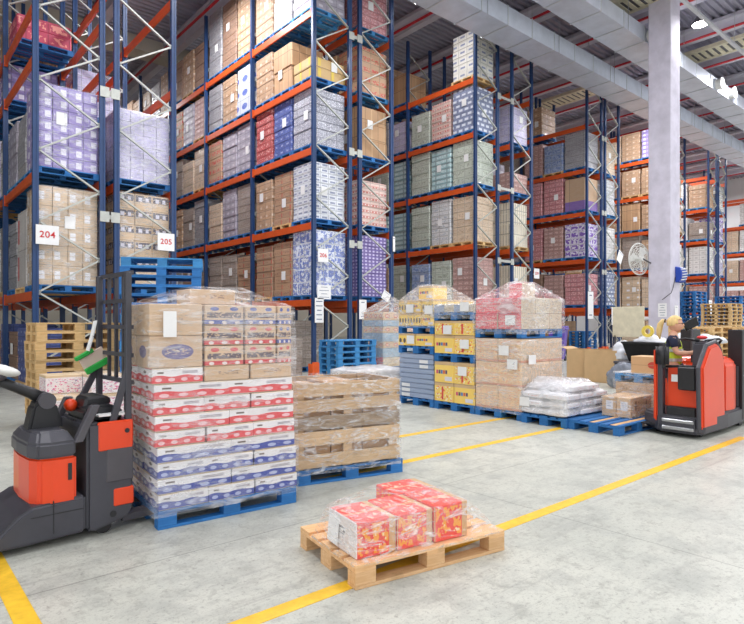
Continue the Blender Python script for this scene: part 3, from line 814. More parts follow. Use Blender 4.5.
# rack 214, 215
rk11.fill(0, 1, [('pinkbrown', 1.5), ('brown', 1.6), ('brown', 1.6)]); rk11.fill(0, 2, [('white', 1.75), ('white', 1.75), ('white', 1.7)])
rk11.fill(0, 3, [('greybrown', 1.1), ('white', 1.5), ('brown', 1.5)]); rk11.fill(0, 4, [('brown', 1.5), ('white', 1.7), ('greybrown', 1.5)])
rk11.fill(1, 3, [('brown', 1.6), ('white', 1.6), N_]); rk11.fill(1, 4, [('white', 1.6), ('brown', 1.6), N_]); rk11.fill(1, 2, [('white', 1.7), ('brown', 1.7), N_])
rk12.fill(0, 1, [('pinkbrown', 1.6), ('brown', 1.6), N_]); rk12.fill(0, 2, [('lavender', 1.7), N_, N_]); rk12.fill(0, 3, [('purplelogo', 1.6), N_, N_]); rk12.fill(0, 4, [('whitebox', 1.6), N_, N_])

# second far rack along the right white wall
def far_rack():
    x = 50.5
    r = Rack('last rack, white wall', 'farthest pallet rack close to the white end wall', x, 3, LV, 0, guard=False)
    for lev, ss in ((1, ['pinkbrown', 'pinkbrown', 'brown']), (2, ['pinkbrown', 'tan', 'brown']), (3, ['white', 'tan', None]), (4, ['white', None, None])):
        r.fill(0, lev, [(s, 1.6) if s else None for s in ss]); r.fill(1, lev, [(s, 1.6) if s else None for s in ss])
far_rack()

# row spacers tying back-to-back racks
for rk, nxt, ph in ((rk1, rk2, 'between the first two racks'), (rk3, rk4, 'between the third and fourth racks'), (rk5, rk6, 'between the fifth and sixth racks'), (rk7, rk8, 'between the seventh and eighth racks')):
    for z, zw in ((4.05, 'low'), (6.95, 'middle'), (10.6, 'high')):
        b = MB(); g = nxt.x0 - rk.x0 - DEP; a = rk.x0 + DEP
        b.box(a - .06, a + min(.14, g / 2 - .005), Y0 - .071, Y0 - .052, z - .12, z + .12); b.box(a + g - min(.14, g / 2 - .005), a + g + .06, Y0 - .071, Y0 - .052, z - .12, z + .12); b.box(a + .06, a + g - .06, Y0 - .055, Y0 - .04, z - .05, z + .05)
        tag(b.build('row_spacer', 'brace'), 'pale steel row spacer, %s one %s' % (zw, ph), 'bracket', 'row spacers')

def text_mesh(s, size, ext=.002):
    cu = bpy.data.curves.new('t', 'FONT'); cu.body = s; cu.size = size; cu.align_x = 'CENTER'; cu.align_y = 'CENTER'; cu.extrude = ext; cu.space_character = 1.08; cu.offset = size * .012
    o = bpy.data.objects.new('t', cu); COL.objects.link(o)
    bpy.context.view_layer.update()
    me = bpy.data.meshes.new_from_object(o.evaluated_get(bpy.context.evaluated_depsgraph_get()))
    bpy.data.objects.remove(o)
    return me
def sign(num, x, z, w, h, label, y=Y0 - .12):
    t = thing('rack_sign', label, 'sign', (x, y, z))
    b = MB(); b.box(-w / 2, w / 2, -.006, .006, -h / 2, h / 2); b.build('sign_plate', 'paper', t)
    link('numerals', text_mesh(num, w * .44), 'red_ink', t, (0, -.009, 0), (R(90), 0, 0))
    b = MB(); b.box(-.02, .02, .006, .06, -.03, .03); b.build('mounting_clip', 'brace', t)
sign('204', 2.93, 3.5, .45, .42, 'white sign with red 204 on the far left rack')
sign('205', 5.55, 3.58, .42, .43, 'white sign with red 205 above the blue pallet stack')
sign('206', 10.33, 3.6, .38, .4, 'white sign with red 206 above the posted papers')
sign('209', 21.5, 3.66, .38, .42, 'small white sign with red 209 beside the red film-topped stack')

def sheet(loc, w, h, label, rows, rz=0, tilt=0, name='posted_sheet'):
    t = thing(name, label, 'paper sheet', loc, rz); t.rotation_euler = (0, tilt, rz)
    b = MB(); b.box(-w / 2, w / 2, -.003, .003, -h / 2, h / 2); b.build('paper', 'paper', t)
    for i in range(rows):
        b = MB(); zz = h * (.36 - .72 * i / max(1, rows - 1)); ww = w * random.uniform(.2, .38)
        b.box(-ww, ww, -.005, -.003, zz - h * .02, zz + h * .02); b.build('printed_row', 'grey_ink', t)
sheet((10.38, Y0 - .1, 2.5), .5, .42, 'upper white printed sheet on the post under the 206 sign', 4)
sheet((10.2, Y0 - .1, 1.95), .32, .74, 'tall white printed sheet on the post under the 206 sign', 5)
sheet((12.85, Y0 - .15, 2.45), .34, .3, 'tilted blank white sheet hung above the film-topped tray stack', 2, tilt=.5)
sheet((11.9, Y0 - .1, 2.0), .3, .62, 'white sheet on the post behind the film-topped tray stack', 2)
sheet((13.25, Y0 - .1, 4.2), .1, .5, 'narrow white strip on the fourth rack post', 1)
sheet((26.0, Y0 - .1, 2.4), .5, 1.3, 'white poster hung on the seventh rack near the fan', 2)
sheet((28.9, Y0 - .1, 4.9), .5, .6, 'white sheet hung beside the round wall fan', 1, tilt=.5)
sheet((28.2, Y0 - .1, 1.9), .35, .9, 'white sheet above the blue pallet pile at the eighth rack', 1)
sheet((40.95, Y0 - .1, 2.5), .5, 1.0, 'white sheet low on the eleventh rack post', 1)
sheet((43.3, Y0 - .1, 2.5), .9, .9, 'square white sheet on the farthest right rack post', 1)
sheet((22.87, 9.66, 2.05), .32, .52, 'white notice with small print on the side of the concrete column', 5, rz=R(-90))
sheet((23.36, 9.35, 2.0), .3, .46, 'blank white notice on the narrow face of the concrete column', 1)

# wall fan
t = thing('wall_fan', 'large round white caged fan beside the concrete column', 'fan', (22.52, 10.39, 4.03), R(170))
b = MB()
for k in range(7):
    r = .08 + k * .085; d = .13 * math.sqrt(max(0, 1 - (r / .62) ** 2))
    for s in (-1, 1):
        pts = [(r * math.cos(a * math.pi / 16), s * d, r * math.sin(a * math.pi / 16)) for a in range(33)]
        b.tube(pts, .008, 5, False)
for k in range(12):
    a = k * math.pi / 6
    for s in (-1, 1):
        b.tube([(r * math.cos(a), s * .13 * math.sqrt(max(0, 1 - (r / .62) ** 2)), r * math.sin(a)) for r in (.05, .25, .45, .6)], .006, 5, False)
b.tube([(.61 * math.cos(a * math.pi / 16), 0, .61 * math.sin(a * math.pi / 16)) for a in range(33)], .02, 8, False)
b.build('grille_cage', 'white_plastic', t)
b = MB(); b.tube([(0, -.14, 0), (0, .17, 0)], .1, 14); b.build('motor_hub', 'white_plastic', t)
for k in range(3):
    a = k * 2.094; b = MB()
    v = [b.bm.verts.new((r * math.cos(a + o), y, r * math.sin(a + o))) for r, o, y in ((.08, -.3, -.03), (.5, -.28, -.06), (.55, .1, .0), (.5, .5, .06), (.08, .4, .03))]
    b.bm.faces.new(v)
    bmesh.ops.solidify(b.bm, geom=b.bm.faces[:], thickness=.008)
    b.build('fan_blade', 'white_plastic', t)
b = MB(); b.tube([(0, .16, 0), (-.3, .26, -.15), (-.42, .2, -.15)], .03, 8); b.build('wall_bracket', 'grey_tube', t)

# blue insect-trap like box with white slats on the column
t = thing('wall_box', 'blue box with curved white slats on the narrow column face', 'wall box', (23.5, 9.36, 3.4), 0)
b = MB(); b.prism([(0, -.3), (-.14, -.28), (-.24, -.1), (-.24, .12), (-.16, .28), (0, .32)], 'x', -.24, .3); b.build('housing', 'blue_plastic', t, bevel=.02)
for k in range(5):
    b = MB(); z = -.2 + k * .1; b.obox((-.18, -.26 + abs(k - 2) * .025, z), (.28, -.26 + abs(k - 2) * .025, z + .05), .03, .035); b.build('slat', 'white_plastic', t)
b = MB(); b.tube([(-.26, -.02, -.1), (-.45, -.02, -.5), (-.62, -.02, -.7), (-.64, .3, -.95)], .012, 6); b.build('power_cable', 'black', t)

# ------------------------------------------------------------------ carton helpers
def carton_obj(me, m, label, loc, rz, group, cat='carton', name='carton', par=None):
    o = link(name, me, m, par, loc, (0, 0, rz)); 
    return tag(o, label, cat, group)
def box_mesh(w, d, h, bev=.006, name='carton'):
    b = MB(); b.box(-w / 2, w / 2, -d / 2, d / 2, 0, h); return b.mesh(name, bev)
def world(base, rz, x, y):
    c, s = math.cos(rz), math.sin(rz)
    return base[0] + x * c - y * s, base[1] + x * s + y * c
def film_hull(name, label, pts, m, inflate=.01, cuts=5, amp=.012, open_bottom=True, seed=0, group=None, cat='plastic film'):
    bm = bmesh.new()
    for p in pts: bm.verts.new(p)
    r = bmesh.ops.convex_hull(bm, input=bm.verts[:])
    bmesh.ops.delete(bm, geom=[v for v in bm.verts if not v.link_faces], context='VERTS')
    bmesh.ops.dissolve_limit(bm, angle_limit=.02, verts=bm.verts[:], edges=bm.edges[:])
    bmesh.ops.triangulate(bm, faces=bm.faces[:])
    if open_bottom:
        zm = min(v.co.z for v in bm.verts)
        bm.normal_update()
        bmesh.ops.delete(bm, geom=[f for f in bm.faces if f.normal.z < -.7], context='FACES')
    for _ in range(3):
        es = [e for e in bm.edges if e.calc_length() > .16]
        if es: bmesh.ops.subdivide_edges(bm, edges=es, cuts=1 if _ else 2); bmesh.ops.triangulate(bm, faces=bm.faces[:])
    bm.normal_update()
    for v in bm.verts:
        v.co += v.normal * (inflate + amp * (noise.noise(v.co * 4 + Vector((seed, 0, 0))) + .5 * noise.noise(v.co * 11 + Vector((0, seed, 0)))))
    me = bpy.data.meshes.new(name); bm.to_mesh(me); bm.free()
    for p in me.polygons: p.use_smooth = True
    o = link(name, me, m); return tag(o, label, cat, group)
# ------------------------------------------------------------------ printed cartons used on the floor
WH = (236, 234, 236)
def tray_mat(name, col):
    pr = []
    for f, n in (('@y', 4), ('@x', 3)):
        pr += [('wave' + f, 0, 1, .03, .5, col, .05, 12), ('ells' + f, n, .26, .26, .12, (240, 190, 196) if col[0] > 150 else (170, 180, 220))]
    pr += [('ell@x', .5, .72, .1, .1, (96, 84, 78)), ('rect@y', .58, .9, .62, .82, (206, 202, 208)), ('noise@y', .6, .88, .64, .8, (150, 146, 156), 60, .5, .1), ('rect@y', .1, .22, .66, .78, (110, 98, 92))]
    return carton(name, WH, pr, haze=.06, coat=.4, var=.05, top=(214, 196, 170))
M['tray_red'] = tray_mat('white_tray_red_band', (222, 66, 72))
M['tray_blue'] = tray_mat('white_tray_blue_band', (44, 66, 160))
M['kraft_logo'] = carton('kraft_with_violet_oval', (208, 176, 142), [('ell@y', .52, .5, .3, .24, (92, 82, 138)), ('noise@y', .28, .76, .4, .6, (206, 180, 160), 18, .56, 1), ('ell@x', .5, .5, .26, .2, (110, 100, 140))], haze=.15, coat=.35)
def jar_mat(name, col):
    return carton(name, (210, 178, 142), [('ells', 2, .8, .22, .1, col), ('noise', .06, .94, .34, .62, (78, 58, 70), 13, .42, 1), ('rect', 0, 1, 0, .24, col), ('ells', 3, .12, .2, .08, (236, 222, 220))], haze=.15, coat=.4)
M['jar_red'] = jar_mat('jar_tray_red', (208, 48, 56)); M['jar_blue'] = jar_mat('jar_tray_blue', (66, 84, 164))
M['kraft_plain'] = carton('plain_kraft_carton', (206, 174, 138), [('noise@s', .3, .75, .4, .65, (140, 116, 104), 14, .55, 1)], haze=.12, coat=.3)

# ------------------------------------------------------------------ tall load carried by the stacker
LY = R(-4.5); LB0 = (1.671, 4.461)
pallet('blue pallet carrying the tall mixed load in front of the stacker', LB0 + (0,), LY)
def lp(x, y): return world(LB0, LY, x, y)
TR = box_mesh(.396, .396, .119, .006, 'printed_tray'); TRL = box_mesh(.596, .396, .119, .006, 'printed_tray')
LH = .122
pos_name = ['truck end', 'middle', 'far end']
for k in range(9):
    red = k >= 4
    nn = 3 if k % 2 == 0 else 2
    for i in range(nn):
        for j in range(2):
            if k == 8 and i > 0 : continue
            x, y = lp((.2 + .4 * i if nn == 3 else .3 + .6 * i) + random.uniform(-.01, .01) - (k - 1) * .006, .2 + .4 * j + random.uniform(-.008, .008))
            carton_obj(TR if nn == 3 else TRL, 'tray_red' if red else 'tray_blue', 'white tray with %s band, %s, %s, %s, tall stacker load' % ('red' if red else 'blue', ORD[k] + ' from bottom', pos_name[i if nn == 3 else i * 2], 'front row' if j == 0 else 'rear row'),
                       (x, y, .146 + k * LH), LY + random.choice((0, 0, math.pi)) + random.uniform(-.012, .012), 'printed trays of the tall load', 'tray', 'printed_tray')
zt = .146 + 9 * LH
def lbox(x0, x1, y0, y1, z0, z1, m, label, name='carton', cat='carton'):
    cx, cy = lp((x0 + x1) / 2 - .045, (y0 + y1) / 2)
    return carton_obj(box_mesh(x1 - x0 - .008, y1 - y0 - .008, z1 - z0 - .003, .006, name), m, label, (cx, cy, z0), LY + random.uniform(-.01, .01), 'cartons of the tall load', cat, name)
z8 = zt - LH
lbox(.41, .8, .0, .39, z8, z8 + LH, 'kraft_plain', 'flat brown carton below the jar trays, middle of the tall load')
lbox(.81, 1.2, .0, .39, z8, z8 + LH, 'kraft_plain', 'flat brown carton below the jar trays, far end of the tall load')
lbox(.41, 1.2, .41, .8, z8, z8 + LH, 'kraft_plain', 'long flat brown carton hidden in the rear row of the tall load')
lbox(-.02, .40, .0, .39, zt, zt + .25, 'kraft_logo', 'brown carton with violet oval mark, on the red trays nearest the mast')
lbox(-.02, .40, .41, .8, zt, zt + .25, 'kraft_logo', 'brown carton with violet oval mark, rear row nearest the mast')
lbox(-.02, .40, .0, .8, zt + .25, zt + .5, 'kraft_plain', 'large brown carton under crinkled film at the mast end, top row')
for i, (x0, x1, cols) in enumerate(((.41, .75, ('jar_red', 'jar_red', 'jar_blue')), (.76, 1.05, ('jar_red', 'jar_red', 'jar_blue')), (1.06, 1.2, ('jar_red', 'jar_blue', 'jar_blue')))):
    for k in range(3):
        for j in range(2):
            c = cols[k]
            lbox(x0, x1, .4 * j, .4 * j + .39, zt + k * .167, zt + k * .167 + .164, c, 'brown jar tray with %s base band, %s, %s column, %s row' % (c[4:], ['lowest', 'middle height', 'topmost'][k], ['first', 'second', 'third'][i], ['front', 'rear'][j]), 'jar_tray', 'tray')
lbox(.34, .74, .15, .5, zt + .502, zt + .63, 'kraft_plain', 'single flat brown carton lying on top of the tall load')
P = [lp(x, y) + (z,) for x, z in ((-.03, .1), (1.21, .1), (-.075, zt + .49), (1.165, zt + .48)) for y in (-.01, .81)] + [lp(.34, .15) + (zt + .64,), lp(.74, .5) + (zt + .64,), lp(.74, .15) + (zt + .64,), lp(.34, .5) + (zt + .64,)]
film_hull('stretch_film', 'clear stretch film wrapped over the tall load on the stacker', P, 'film', .012, seed=3)
b = MB(); b.box(-.05, .05, -.003, .003, 0, .2)
x, y = lp(.08, -.035); o = b.build('label_sheet', 'paper', loc=(x, y, zt + .24), rot=(0, 0, LY)); tag(o, 'white paper slip on the upper mast end of the tall load', 'label')

# ------------------------------------------------------------------ pedestrian stacker on the left
SY = R(2.0)
SO = (1.53, 5.0)
t = thing('pallet_stacker', 'orange and dark grey walk-behind pallet stacker carrying the tall load', 'stacker', SO + (0,), SY)
def pp(name, m, bev=.012, smooth=False, **kw): pass
b = MB()      # drive unit skirt
b.prism([(-.36, .06), (-.70, .05), (-.9, .05), (-1.22, .07), (-1.26, .14), (-.90, .15), (-.78, .26), (-.69, .31), (-.34, .33), (-.34, .06)], 'y', -.37, .37)
skirt = b.build('drive_skirt', 'dark', t, .03, seg=3)
b = MB(); b.box(-1.24, -.86, -.3, .3, .16, .175); b.build('rubber_footmat', 'black', skirt, .005)
b = MB(); b.box(-.56, -.555, -.373, -.36, .1, .33); b.box(-.7, -.36, -.373, -.365, .235, .24); b.build('panel_seam', 'black', skirt)
b = MB()      # orange cover, rounded plan
plan = [(-.40, -.355), (-.56, -.355), (-.64, -.33), (-.685, -.24), (-.70, 0), (-.685, .24), (-.64, .33), (-.56, .355), (-.40, .355)]
b.prism(plan, 'z', .29, .635)
cover = b.build('motor_cover', 'orange', t, .02, seg=3)
b = MB(); b.box(-.46, -.435, -.362, -.35, .46, .58); b.build('grip_slot', 'black', cover)
b = MB(); pl2 = [(x * 1.02, y * 1.02) for x, y in plan]
lo = [b.bm.verts.new((x, y, .63)) for x, y in pl2]; mi = [b.bm.verts.new((x, y, .735)) for x, y in pl2]; hi = [b.bm.verts.new((-.54 + (x + .54) * .72, y * .72, .81)) for x, y in pl2]
n = len(plan)
for A, B in ((lo, mi), (mi, hi)):
    for i in range(n): b.bm.faces.new((A[i], A[(i + 1) % n], B[(i + 1) % n], B[i]))
b.bm.faces.new(hi); b.bm.faces.new(lo[::-1])
top = b.build('top_cover', 'dark', t, .015, seg=2)
b = MB(); b.prism([(-.66, .79), (-.42, .79), (-.46, .98), (-.51, 1.03), (-.57, 1.03), (-.62, .98)], 'y', -.09, .09); b.build('tiller_pivot_housing', 'black', t, .02, seg=2)
b = MB(); b.tube([(-.53, -.1, 1.01), (-.53, .1, 1.01)], .06, 16); b.build('tiller_pivot', 'dark2', t, smooth=False)
b = MB()
b.tube([(-.53, 0, 1.01), (-.62, 0, 1.07), (-.74, 0, 1.13), (-.86, 0, 1.19)], [.05, .042, .036, .036], 12)
til = b.build('tiller_arm', 'black', t, smooth=True)
b = MB(); b.ell((-.87, 0, 1.21), .1, .09, .055); b.build('tiller_head', 'dark2', til, smooth=True)
b = MB(); b.ell((0, 0, 0), .16, .1, .045); b.bm.transform(Matrix.Translation((-.84, 0, 1.255)) @ Matrix.Rotation(R(14), 4, 'Y')); b.build('tiller_hood', 'white_plastic', til, smooth=True)
b = MB()
for s in (-1, 1): b.tube([(-.88, s * .06, 1.21), (-.93, s * .17, 1.22), (-1.0, s * .19, 1.25), (-1.06, s * .12, 1.27)], .022, 10)
b.build('hand_grip', 'black', til, smooth=True)
b = MB()      # battery housing
b.prism([(-.335, .06), (-.3, .04), (-.05, .1), (0, .16), (0, .82), (-.05, .85), (-.335, .85)], 'y', -.37, .37)
bat = b.build('battery_housing', 'dark', t, .02, seg=2)
for z0, z1, x0, x1 in ((.63, .85, -.26, .0), (.20, .34, -.15, .005)):
    b = MB(); b.box(x0, x1, -.378, .378, z0, z1); b.build('orange_side_panel', 'orange', bat, .012)
b = MB(); b.tube([(-.05, -.385, .77), (-.05, -.37, .77)], .018, 10); b.build('panel_bolt', 'black', bat)
b = MB(); b.box(-.2, .0, -.376, -.36, .39, .66); b.build('service_hatch', 'dark2', bat, .01)
b = MB(); b.tube([(-.15, -.373, .15), (-.15, -.365, .15)], .025, 12); b.build('lashing_eye', 'black', bat)
for y in (-.37, .3):
    b = MB(); b.prism([(-.42, .72), (-.36, .72), (-.24, .98), (-.3, .98)], 'y', y, y + .07); b.build('side_strut', 'dark2', t, .006)
b = MB(); b.prism([(-.32, .85), (-.02, .85), (-.02, .90), (-.1, .96), (-.26, .97), (-.32, .93)], 'y', -.25, .25); b.build('equipment_tray', 'black', t, .02, seg=2)
b = MB(); b.prism([(-.3, .93), (-.12, .93), (-.08, .99), (-.14, 1.03), (-.28, 1.02)], 'y', -.16, .1); b.build('control_box', 'black', t, .02)
b = MB(); b.box(-.24, -.02, -.33, .05, .885, .9); b.build('paper_note', 'paper', t)
b = MB(); b.ell((-.34, .02, .95), .05, .05, .05); b.build('emergency_button', 'orange', t, smooth=True)
# load guard
for y in (-.33, .33):
    b = MB(); b.box(-.05, -.005, y - .025, y + .025, .3, 1.99); b.build('guard_post', 'dark', t, .006)
    b = MB(); b.obox((-.02, y, 1.26), (-.17, y, .74) if y < 0 else (-.2, y, .9), .03, .05); b.build('guard_strut', 'dark', t, .004)
for y in (-.165, 0, .165):
    b = MB(); b.box(-.012, .012, y - .014, y + .014, 1.12, 1.985); b.build('guard_bar', 'dark', t)
for z in (1.985, 1.77, 1.56, 1.34, 1.13):
    b = MB(); b.box(-.015, .015, -.34, .34, z - .016, z + .016); b.build('guard_rail', 'dark', t)
for y in (-.21, .21):
    b = MB(); b.prism([(-.05, .045), (.52, .045), (.68, .06), (.68, .075), (.52, .092), (-.05, .098)], 'y', y - .07, y + .07); b.build('fork', 'dark2', t, .004)
    for x in (-.06,):
        b = MB(); b.tube([(.58, y - .03, .036), (.58, y + .03, .036)], .034, 12); b.build('fork_wheel', 'black', t)
for x, y in ((-.7, 0), (-.2, -.27), (-.2, .27), (-1.15, 0)):
    b = MB(); b.tube([(x, y - .04, .06), (x, y + .04, .06)], .06, 16); b.build('wheel', 'black', t)
# card holder and slip hung on the guard
ax, ay = world(SO, SY, -.06, .30)
t = thing('card_holder', 'pale card with green bands hung on the stacker guard', 'card', (ax, ay, 1.3), SY); t.scale = (.7, 1, .72)
b = MB(); b.obox((-.16, 0, -.10), (.10, 0, .04), .03, .20, (0, 0, 1)); b.build('card', 'card', t, .005)
b = MB(); b.obox((-.13, -.02, -.17), (.13, -.02, -.03), .035, .075, (0, 0, 1)); b.build('green_band', 'green', t, .008)
b = MB(); b.obox((-.25, -.02, -.02), (-.05, -.02, .09), .034, .05, (0, 0, 1)); b.build('green_band', 'green', t, .008)
b = MB(); pts = [(.03, 0, .31), (.0, -.01, .18), (-.03, 0, .06)]
for p, q in zip(pts, pts[1:]): b.obox(p, q, .01, .07, (0, 1, 0))
tag(b.build('paper_strip', 'paper', loc=(ax - .05, ay - .04, 1.3), rot=(0, 0, SY)), 'white paper strip hanging above the green-banded card', 'paper strip')

# ------------------------------------------------------------------ open wooden pallet in front with red cartons
FY = R(-9.6); FB = (2.19, 2.70)
def fp(x, y): return world(FB, FY, x, y)
pallet('bare wooden pallet under the red cartons', FB + (0,), FY, 'wood_warm')
RED = (240, 70, 54)
def red_mat(name, end):
    pr = [('noise@y', .04, .8, .08, .92, (250, 164, 50), 4.5, .5, 1.6), ('noise@y', .1, .75, .2, .8, (252, 226, 180), 8, .62, 1.2), ('rect@y', .82, 1, 0, 1, (214, 168, 118)),
          ('rect@z', .0, 1, .42, .5, (236, 150, 110)), ('noise@z', .05, .95, .08, .9, (246, 196, 170), 4.5, .58, 2.2), ('rect@z', .84, 1, 0, 1, (212, 168, 122))]
    if end: pr += [('rect@x', 0, 1, 0, 1, (236, 228, 226)), ('rect@x', .12, .62, .45, .72, (246, 246, 246)), ('noise@x', .15, .6, .48, .7, (130, 126, 130), 26, .5, .2)]
    else: pr += [('noise@x', .05, .95, .1, .9, (244, 168, 70), 7, .52)]
    return carton(name, RED, pr, var=.04, coat=.35, rough=.45, haze=.06)
M['red_end'] = red_mat('red_snack_carton_pale_end', True); M['red_c'] = red_mat('red_snack_carton', False)
for (x0, x1, y0, y1, h, m, lab) in ((.045, .335, .07, .44, .225, 'red_end', 'red carton with a pale end panel, nearest corner of the wooden pallet'),
                                    (.342, .62, .065, .44, .228, 'red_c', 'red carton between two others along the near edge of the pallet'),
                                    (.626, .905, .05, .41, .24, 'red_c', 'red carton at the far right end of the near edge row'),
                                    (.57, .92, .42, .70, .24, 'red_c', 'red carton at the rear, behind the far half of the front row')):
    x, y = fp((x0 + x1) / 2, (y0 + y1) / 2)
    carton_obj(box_mesh(x1 - x0, y1 - y0, h), m, lab, (x, y, .146), FY, 'red cartons on the wooden pallet')
b = MB(); b.box(-.004, 0, -.07, .07, 0, .2); x, y = fp(.03, .36)
o = b.build('label_sheet', 'paper', loc=(x, y, .17), rot=(0, R(6), FY)); tag(o, 'white paper slip at the pale end of the red carton row', 'label')
P = [fp(x, y) + (.385,) for x, y in ((.04, .06), (.91, .04), (.93, .71), (.56, .71), (.04, .45))] + [fp(x, y) + (.135,) for x, y in ((-.01, .02), (.1, -.01), (1.15, -.01), (1.21, .1), (1.21, .6), (.9, .81), (.15, .81), (-.01, .6))]
film_hull('stretch_film', 'thin clear film draped from the red cartons to the wooden pallet edges', P, 'film_light', .004, seed=9, amp=.008)

# ------------------------------------------------------------------ wooden crate on a blue pallet
CB = (3.138, 4.77); CY = R(-12.3)
def cp(x, y): return world(CB, CY, x, y)
pallet('blue pallet under the slatted wooden crate', CB + (0,), CY, 'blue_wood')
t = thing('wooden_crate', 'slatted wooden crate wrapped in film on a blue pallet beside the tall load', 'crate', CB + (.146,), CY)
ZT = .86
for x in (.03, .56, 1.09):
    for y in (.035, .765):
        b = MB(); b.box(x - .05, x + .05, y - .012, y + .012, 0, ZT); b.build('corner_post' if x != .56 else 'middle_post', 'crate_wood', t, .002)
for z, h, m in ((.015, .13, 'crate_wood'), (.23, .14, 'crate_wood'), (.39, .13, 'dark_wood'), (.565, .12, 'crate_wood'), (.715, .135, 'crate_wood')):
    for y in (.012, .788):
        b = MB(); b.box(-.02, 1.14, y - .011, y + .011, z, z + h); b.build('side_board', m, t, .002)
    for x in (-.03, 1.15):
        b = MB(); b.box(x - .011, x + .011, .0, .8, z, z + h); b.build('end_board', m, t, .002)
for i, (x0, x1, h) in enumerate(((.03, .38, .8), (.39, .74, .83), (.75, 1.08, .78))):
    x, y = cp((x0 + x1) / 2, .4)
    carton_obj(box_mesh(x1 - x0, .68, h), 'kraft_dark', 'brown carton standing inside the slatted crate, ' + ['nearest the tall load', 'middle', 'far end'][i], (x, y, .148), CY, 'cartons inside the crate')
P = [cp(x, y) + (z,) for x in (-.045, 1.165) for y in (-.01, .81) for z in (.1, 1.01)] + [cp(.5, .4) + (1.03,), cp(.2, .5) + (1.04,)]
film_hull('stretch_film', 'glossy stretch film wrapped round the slatted wooden crate', P, 'film_light', .01, amp=.01, seed=21)
# white sheeted load behind the crate
pallet('blue pallet under the white sheeted load behind the crate', (6.95, 8.5, 0), R(2), 'blue_wood')
for k in range(3):
    carton_obj(box_mesh(1.1 - k * .04, .74, .16), 'kraft_plain', 'wide brown carton under white sheeting, ' + ['lowest', 'middle', 'top'][k], (7.54, 8.92, .146 + k * .162), R(2), 'cartons under the white sheeting')
P = [(x, y, z) for x in (6.93, 8.15) for y in (8.5, 9.32) for z in (.15, .66)] + [(7.5, 8.9, .75), (7.95, 8.95, .72)]
film_hull('plastic_sheet', 'white plastic sheet over a low load behind the wooden crate', P, 'film_white', .01, amp=.025, seed=4, cat='plastic sheet')

# ------------------------------------------------------------------ row of double-stacked loads along x = 7.95
YEL = (253, 214, 104)
MULTI = [('rect@{f}', .1, .2, .42, .6, (206, 60, 110)), ('rect@{f}', .22, .32, .42, .6, (70, 60, 70)), ('rect@{f}', .34, .44, .42, .6, (60, 120, 190)), ('rect@{f}', .46, .56, .42, .6, (220, 90, 60)), ('rect@{f}', .58, .68, .42, .6, (90, 60, 110))]
def yel_mat(name, kind):
    pr = [('rect', 0, 1, .84, 1, (214, 178, 128))]
    if kind == 0: pr += [(a.format(f='x'),) + tuple(r) for a, *r in MULTI] + [('rect@x', .55, .92, .1, .3, (226, 222, 230)), ('noise@y', .1, .9, .2, .8, (250, 236, 160), 8, .55)]
    elif kind == 1: pr += [('noise', .06, .94, .06, .82, (236, 90, 60), 9, .6, 1), ('noise', .06, .94, .06, .82, (250, 244, 220), 10, .6, 1.3), ('rect@x', .38, .48, .1, .8, (222, 70, 50))]
    else: pr += [('ells', 4, .42, .3, .2, (90, 74, 70)), ('rect@x', .1, .3, .08, .26, (214, 214, 226))]
    return carton(name, YEL, pr, var=.05, coat=.25, haze=.1, top=(216, 184, 140))
for i in range(3): M['yel%d' % i] = yel_mat('yellow_carton_print_%d' % i, i)
M['crate_grey'] = carton('blue_grey_tray', (152, 168, 196), [('rect', 0, 1, .86, 1, (110, 124, 150)), ('rect', .05, .95, .45, .52, (160, 172, 194))], var=.05, haze=.15, coat=.3)
M['pink_carton'] = carton('red_printed_carton', (226, 76, 92), [('noise', .05, .95, .12, .88, (244, 196, 190), 12, .54, 1.6), ('rect', 0, 1, .46, .54, (232, 176, 170)), ('rect@y', 0, 1, 0, 1, (208, 190, 162)), ('noise@y', .1, .9, .1, .9, (176, 150, 124), 10, .56)], haze=.15, coat=.35)
M['orange_print'] = carton('tan_orange_printed_carton', (228, 196, 160), [('rect', .0, 1, 0, .1, (206, 140, 110)), ('ells@x', 4, .3, .36, .15, (238, 204, 160)), ('ells@x', 4, .66, .36, .15, (238, 204, 160)), ('noise@x', .03, .97, .12, .92, (226, 134, 92), 16, .6, 1.6), ('noise@y', .05, .95, .1, .9, (196, 176, 150), 9, .5)], haze=.2, coat=.4)
M['tan_side'] = carton('pale_tan_carton', (220, 206, 182), [('noise', .06, .94, .1, .9, (176, 156, 128), 10, .55)], haze=.2, coat=.35)
SX = 7.95
def grid(y0, z0, ny, h, mats, desc, group, x0=SX, depth=1.2, nx=2, wy=.95, skip=None, hide_rear=True):
    """cartons ny across the face seen from the aisle, nx deep"""
    cw, cd = wy / ny, depth / nx
    me = box_mesh(cd - .008, cw - .008, h - .004)
    for j in range(ny):
        for i in range(nx):
            m = mats[(j + (i * 7)) % len(mats)]
            pos = '' if ny == 1 else ([' far side', ' near side'] if ny == 2 else [' at the far side', ' in the middle', ' at the near side'] if ny == 3 else [' far side', ' far middle', ' near middle', ' near side'])[j]
            dep = ['front', 'rear'][i] if nx == 2 else ['front', 'middle', 'rear'][i]
            carton_obj(me, m, '%s, %s row%s' % (desc, dep, pos), (x0 + cd * (i + .5) + random.uniform(-.006, .006), y0 + wy - cw * (j + .5) + random.uniform(-.006, .006), z0), random.uniform(-.012, .012), group)
